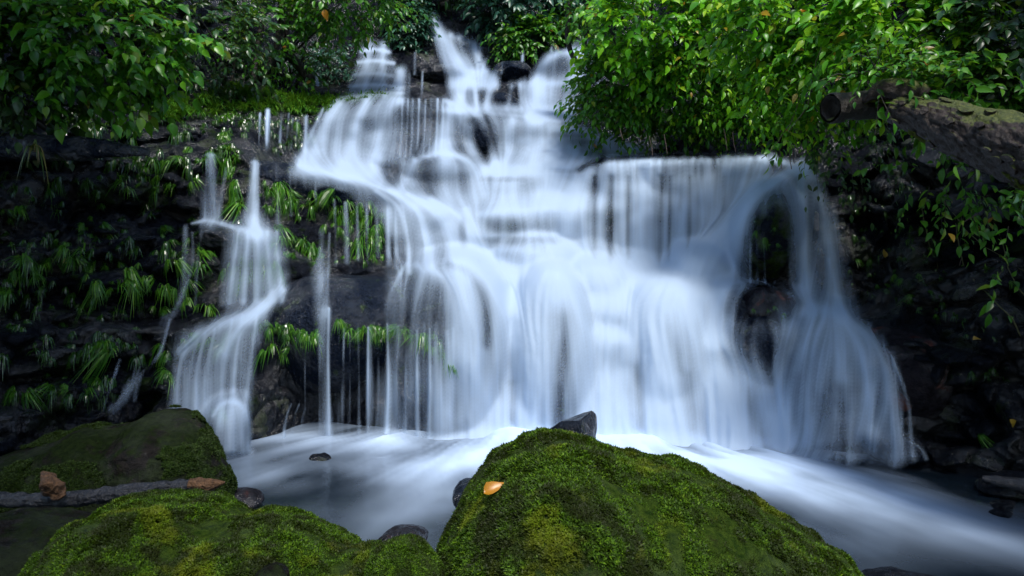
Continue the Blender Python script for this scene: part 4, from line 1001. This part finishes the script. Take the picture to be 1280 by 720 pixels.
# ------------------------------------------------------------------ sedge tufts
def tuft_mesh(seed, n=34, L=1.0, droop=1.0, mat=M_BLADE, wd=.022):
    rs = np.random.default_rng(seed); vs, fs = [], []; o = 0
    for i in range(n):
        a = rs.uniform(0, 2 * math.pi); l = L * rs.uniform(.5, 1.1); tilt = rs.uniform(.25, 1.0)
        h = np.array([math.cos(a) * .8, -abs(math.sin(a)) * .9 - .1, 0]) * tilt; up = np.array([0, 0, 1.0]) * (1.05 - tilt * .6)
        sg = 6; t = np.linspace(0, 1, sg)[:, None]
        p = (h + up) * l * t * .8 + np.array([0, 0, -1.0]) * droop * l * t ** 2.2 * (.35 + tilt)
        tg = np.gradient(p, axis=0); sd_ = np.cross(tg, [0, 0, 1.0]) + 1e-4; sd_ /= np.linalg.norm(sd_, axis=1)[:, None]
        ww = wd * (1 - t ** 2.5) + .002
        nrm = np.cross(sd_, tg); nrm /= np.linalg.norm(nrm, axis=1)[:, None] + 1e-9
        r0 = rs.normal(size=3) * .05
        vs += [p - sd_ * ww + r0, p + sd_ * ww + r0]
        ix = o + np.arange(sg); iy = ix + sg
        fs.append(np.stack([ix[:-1], iy[:-1], iy[1:], ix[1:]], -1)); o += 2 * sg
    return mesh('sedge_tuft', np.concatenate(vs), np.concatenate(fs), mat, link=False, smooth=False)
TM = [tuft_mesh(s, n, l, d, wd=w_) for s, n, l, d, w_ in ((1, 56, 1, 1.0, .022), (2, 34, .9, 1.2, .026), (3, 70, .8, .9, .018), (4, 44, 1.1, 1.35, .02), (11, 20, 1.15, .8, .028), (12, 80, .7, 1.1, .022), (13, 30, .8, .6, .02), (14, 50, 1.0, 1.5, .018))]
TU = [tuft_mesh(s, 40, 1, d) for s, d in ((5, .35), (6, .5))]

def tufts(kind, group, regions, meshes, size, seed, A=None):
    """regions: (x0, y0, x1, y1, spread px, count, where)"""
    rs = np.random.default_rng(seed); A = DS if A is None else A
    for (x0, y0, x1, y1, sp, n, where) in regions:
        for i in range(n):
            t = (i + rs.random()) / n; px = x0 + (x1 - x0) * t + rs.normal() * 2; py = y0 + (y1 - y0) * t + rs.uniform(-sp, sp)
            d = float(samp(A, px, py)) - .03
            o = bpy.data.objects.new('sedge_tuft', meshes[rs.integers(len(meshes))])
            s = size * rs.uniform(.5, 1.4)
            o.location = Vector(P(px, py, d).tolist()); o.scale = (s, s, s * rs.uniform(.8, 1.2)); o.rotation_euler = (rs.normal() * .25, rs.normal() * .35, rs.normal() * .9)
            COL.objects.link(o); tag(o, kind + ' ' + where, 'grass tuft', group)
tufts('drooping dark green sedge tuft', 'sedge tufts on the left rocks',
      [(135, 200, 215, 215, 14, 12, 'on the rock just right of the left log'), (215, 190, 300, 200, 14, 12, 'on the rock top left of the faint fall'), (150, 235, 250, 232, 9, 9, 'hanging below the rock right of the left log'),
       (0, 350, 60, 330, 20, 9, 'at the far left edge halfway up'), (60, 310, 130, 350, 22, 11, 'on the far left rocks beside the brown leaf'), (110, 345, 190, 350, 22, 15, 'on the middle of the left rock wall'),
       (120, 410, 150, 440, 20, 7, 'low on the left rock wall'), (200, 300, 270, 340, 22, 15, 'beside the faint trickle on the left rocks'), (190, 370, 260, 370, 18, 12, 'right above the lower left fall'),
       (100, 275, 140, 280, 6, 4, 'on the black ledge at the left'), (0, 262, 30, 262, 4, 3, 'at the left edge below the log'), (200, 435, 215, 470, 10, 5, 'on the left side of the lower left fall'), (0, 490, 130, 480, 8, 8, 'just above the dark left boulder')], TM, .235, 1)
tufts('bright sedge tuft', 'sedge tufts beside the thin left fall', [(280, 165, 300, 270, 7, 22, 'on the narrow rock rib left of the thin left fall'), (275, 150, 300, 150, 5, 5, 'crowning the rib left of the thin left fall')], TM, .28, 2)
tufts('glossy sedge tuft', 'sedge tufts on the ledge face',
      [(330, 238, 420, 258, 12, 15, 'on the upper left part of the long ledge face'), (400, 250, 480, 280, 20, 24, 'on the ledge face under the curling fall'), (340, 290, 400, 320, 18, 15, 'between the ledge face and the broad boulder'), (440, 300, 480, 315, 10, 9, 'low on the ledge face beside the curling fall'), (290, 330, 345, 350, 18, 12, 'under the veil below the thin left fall'), (300, 300, 340, 320, 10, 4, 'at the foot of the thin left fall')], TM, .26, 3)
tufts('short sedge tuft', 'sedge tufts fringing the broad boulder',
      [(318, 402, 400, 420, 5, 16, 'in the fringe at the left front of the broad boulder'), (318, 432, 380, 440, 8, 5, 'in the second row under the broad boulder'), (420, 406, 545, 422, 6, 18, 'in the wet fringe at the right front of the broad boulder'), (545, 430, 560, 450, 6, 4, 'at the lower right end of the wet fringe')], TM, .18, 4)
tufts('water combed sedge tuft', 'sedge tufts under the lower left fall', [(225, 425, 300, 425, 8, 10, 'under the lower left fall'), (260, 510, 290, 520, 5, 3, 'at the foot of the lower left fall')], TM, .22, 5)
tufts('small grass tuft', 'grass tufts above the left log', [(10, 150, 90, 155, 8, 8, 'above the dark log at the far left'), (90, 155, 180, 165, 8, 9, 'above the right end of the dark left log')], TU, .22, 7)
tufts('small fern like tuft', 'tufts on the right rock wall', [(1070, 340, 1180, 360, 40, 10, 'in the middle of the right rock wall'), (1180, 300, 1270, 330, 30, 6, 'among the vines on the right rock wall'), (1225, 540, 1245, 555, 6, 2, 'low on the right rock wall')], TM, .13, 8)
tufts('little hanging tuft', 'tufts on the mossy pillar', [(938, 285, 980, 300, 14, 6, 'on the side of the mossy rock pillar'), (940, 385, 985, 392, 6, 4, 'on the red stained boulder')], TM, .1, 9)
# the grassy bank below the upper left fall, and the low growth on the left rocks: one mass each
def turf(label, regions, pool_, size, seed, A, mat):
  rs = np.random.default_rng(seed); vv, ff, o_ = [], [], 0
  for (x0, y0, x1, y1, sp, n) in regions:
    for i in range(n):
        me = pool_[rs.integers(len(pool_))]; a = np.empty(len(me.vertices) * 3); me.vertices.foreach_get('co', a); a = a.reshape(-1, 3)
        b_ = np.empty(len(me.polygons) * 4, int); me.loops.foreach_get('vertex_index', b_); b_ = b_.reshape(-1, 4)
        t = rs.random(); px = x0 + (x1 - x0) * t; py = y0 + (y1 - y0) * t + rs.uniform(-sp, sp)
        th = rs.normal() * .6; Rz = np.array([[math.cos(th), -math.sin(th), 0], [math.sin(th), math.cos(th), 0], [0, 0, 1]])
        vv.append((a @ Rz.T) * size * rs.uniform(.6, 1.25) + P(px, py, float(samp(A, px, py)) - .03)); ff.append(b_ + o_); o_ += len(a)
  tag(mesh('grass', np.concatenate(vv), np.concatenate(ff), mat, smooth=False), label, 'grass', kind='stuff')
turf('bright green grass covering the bank below the upper left fall', [(262, 122, 350, 128, 14, 70), (350, 130, 420, 134, 10, 70), (415, 128, 500, 120, 5, 45), (190, 140, 270, 132, 12, 40)], TU, .34, 77, D0, M_BLADE)
turf('low dark ferny growth scattered over the left rocks', [(0, 230, 130, 240, 20, 18), (0, 290, 260, 300, 40, 60), (0, 400, 180, 400, 50, 60), (0, 150, 250, 156, 14, 90), (60, 196, 200, 200, 6, 14), (250, 148, 400, 146, 8, 50), (250, 152, 330, 158, 14, 36), (330, 160, 400, 190, 16, 22), (0, 175, 180, 178, 5, 20), (140, 205, 300, 200, 20, 36), (270, 160, 300, 280, 8, 14), (0, 480, 150, 490, 16, 14), (330, 170, 400, 190, 20, 14), (310, 340, 360, 420, 10, 8)], TM, .17, 78, DS, M_BLADED)
turf('short green growth on the face of the ledge and in the wet fringe', [(330, 242, 480, 290, 18, 50), (330, 300, 480, 318, 16, 24), (318, 405, 400, 420, 8, 14), (420, 408, 560, 432, 7, 20), (280, 330, 350, 350, 22, 16), (330, 145, 400, 150, 8, 10)], TM, .15, 79, DS, M_BLADE)
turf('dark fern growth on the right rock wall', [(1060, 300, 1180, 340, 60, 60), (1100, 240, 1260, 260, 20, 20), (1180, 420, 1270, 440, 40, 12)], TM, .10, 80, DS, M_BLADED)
# spider-like plant with yellowed blades at the left
ty = tuft_mesh(31, 30, 1, 1.1, M_BLADEY, .03)
pl = bpy.data.objects.new('arching_plant', ty); pl.location = Vector(P(45, 186, 8.0).tolist()); pl.scale = (.3, .3, .42); COL.objects.link(pl)
tag(pl, 'arching plant with yellowed hanging blades in front of the left log', 'plant')

# ------------------------------------------------------------------ vines, roots, fallen leaves
def vine(label, pts, rad, mat, leaves=0, seed=0, name='vine', off=.08):
    pw = np.array([P(x, y, float(samp(DS, x, y)) - off if len(p) == 2 else p[2]) for p in pts for x, y in [p[:2]]])
    root = empty(name, pw[0], label, name)
    c = spline(pw, 40); rs = np.random.default_rng(seed); c = c + .012 * np.stack([fbm(c * 9 + k, 2, k) for k in range(3)], -1)
    part('stem', *tube(c, rad, 5), mat, root)
    lm = leaf_mesh(1, M_LEAFM)
    for k in rs.choice(38, leaves, replace=False) if leaves else []:
        o = bpy.data.objects.new('leaf', lm); d = rs.normal(size=(1, 3)) * .5 + [[0, -.3, -.5]]; R = rotmat(d, np.array([[0, -1, .6]]))[0]
        M = Matrix(R.tolist()).to_4x4() @ Matrix.Scale(float(rs.uniform(.05, .1)), 4); M.translation = Vector((c[k] - np.array(root.location)).tolist())
        o.matrix_local = M; COL.objects.link(o); o.parent = root
vine('long yellowish vine sagging down the right rock wall', [(1190, 250), (1205, 330), (1235, 368), (1262, 395), (1276, 420)], .007, M_VINE, 5, 1)
vine('vine looping between the pillar and the hanging leaves on the right wall', [(1150, 240), (1160, 300), (1172, 335), (1148, 352)], .005, M_VINE, 4, 2)
vine('reddish thin root hanging straight on the right wall', [(1200, 265), (1206, 300), (1200, 332)], .004, M_ROOT, 0, 3)
vine('green vine hanging from the log shadow on the right wall', [(1235, 262), (1252, 300), (1262, 340), (1280, 370)], .005, M_VINE, 5, 4)
vine('thin vine crossing the right wall towards the picture edge', [(1175, 245), (1215, 295), (1250, 320), (1290, 345)], .004, M_VINE, 5, 5)
vine('pale vine hanging in front of the shrub left of the hollow log', [(1026, 60, 7.4), (1016, 95, 7.5), (1010, 130, 7.6), (985, 165, 7.8)], .006, M_VINE, 7, 6)
vine('leafy vine tip dangling over the right end of the main curtain', [(1000, 120, 7.9), (985, 160, 7.9), (965, 185, 7.9), (952, 198, 7.9)], .005, M_VINE, 9, 7)
for i, (x, y0, y1) in enumerate([(985, 175, 212), (989, 178, 205), (974, 185, 212), (812, 170, 195), (830, 168, 192), (775, 160, 175), (915, 165, 190), (905, 160, 188)]):
    vine(['pale dry root dangling at the right end of the lip', 'short pale dry root dangling just right of its neighbour', 'thin dry root dangling left of the pale pair', 'thin root hanging from the low dark leaved shrub', 'second thin root right of the one under the dark leaved shrub', 'tiny root hanging under the round shrub', 'brown root hanging from the thin stemmed bush', 'brown root hanging left of its twin under the thin stemmed bush'][i],
         [(x, y0, 8.4 if x > 960 else 10.4), (x + 2, (y0 + y1) / 2, 8.4 if x > 960 else 10.4), (x + 4, y1, 8.4 if x > 960 else 10.4)], .005, M_ROOT, 0, 20 + i, name='root')

def place_leaf(label, px, py, Y, size, mat, d=(1, .1, .3), n=(0, -.6, 1), kind=1, name='fallen_leaf'):
    v, f = LT[kind]
    R = rotmat(np.array([d], float), np.array([n], float))[0]
    vv = v.copy(); vv[:, 2] += .12 * np.sin(vv[:, 1] * 5) * np.abs(vv[:, 0]) * 4
    o = mesh(name, (vv @ R.T) * size, f, mat); o.location = Vector(P(px, py, Y).tolist()); tag(o, label, 'leaf')
def hit(w, f, px, py):
    """nearest depth of a mesh's vertices near a pixel"""
    q = w - np.array([0, 0, CAMZ]); x = CX + q[:, 0] / q[:, 1] * F; y = HY - q[:, 2] / q[:, 1] * F
    m = (np.abs(x - px) < 12) & (np.abs(y - py) < 12)
    return float(q[m, 1].min()) if m.any() else 3.0
place_leaf('bright yellow fallen leaf lying on the big mossy boulder', 605, 617, hit(*BIG, 612, 608) - .03, .095, M_YLEAF, (1, .1, .65), (-.3, -1, .6))
place_leaf('yellow fallen leaf low on the right rock wall', 1216, 425, float(samp(DS, 1216, 425)) - .05, .10, M_DLEAF)
place_leaf('green yellow leaf caught on the right rock wall under the vines', 1106, 322, float(samp(DS, 1106, 322)) - .05, .11, M_DLEAF, (0, 0, 1), (0, -1, .2))
place_leaf('brown curled leaf stuck high on the right rock wall', 1218, 288, float(samp(DS, 1218, 288)) - .06, .13, M_YLEAF, (1, 0, .1), (0, -1, .4))
place_leaf('pale leaf caught low on the right wall above the tufts', 1262, 524, float(samp(DS, 1262, 524)) - .06, .11, M_DLEAF, (.5, 0, -.7), (0, -1, .4))
place_leaf('orange leaf among the bright shrub leaves near the top', 1000, 12, 7.9, .13, M_YLEAF, (.6, 0, -.5), (0, -1, .5))
place_leaf('orange leaf hanging in the dark leaves above the upper left fall', 405, 12, 12.8, .2, M_YLEAF, (.3, 0, -1), (0, -1, .3))
place_leaf('brown fallen leaf on the left rocks by the tufts', 78, 328, float(samp(DS, 78, 328)) - .06, .12, M_DLEAF, (1, 0, .2), (0, -1, .4))
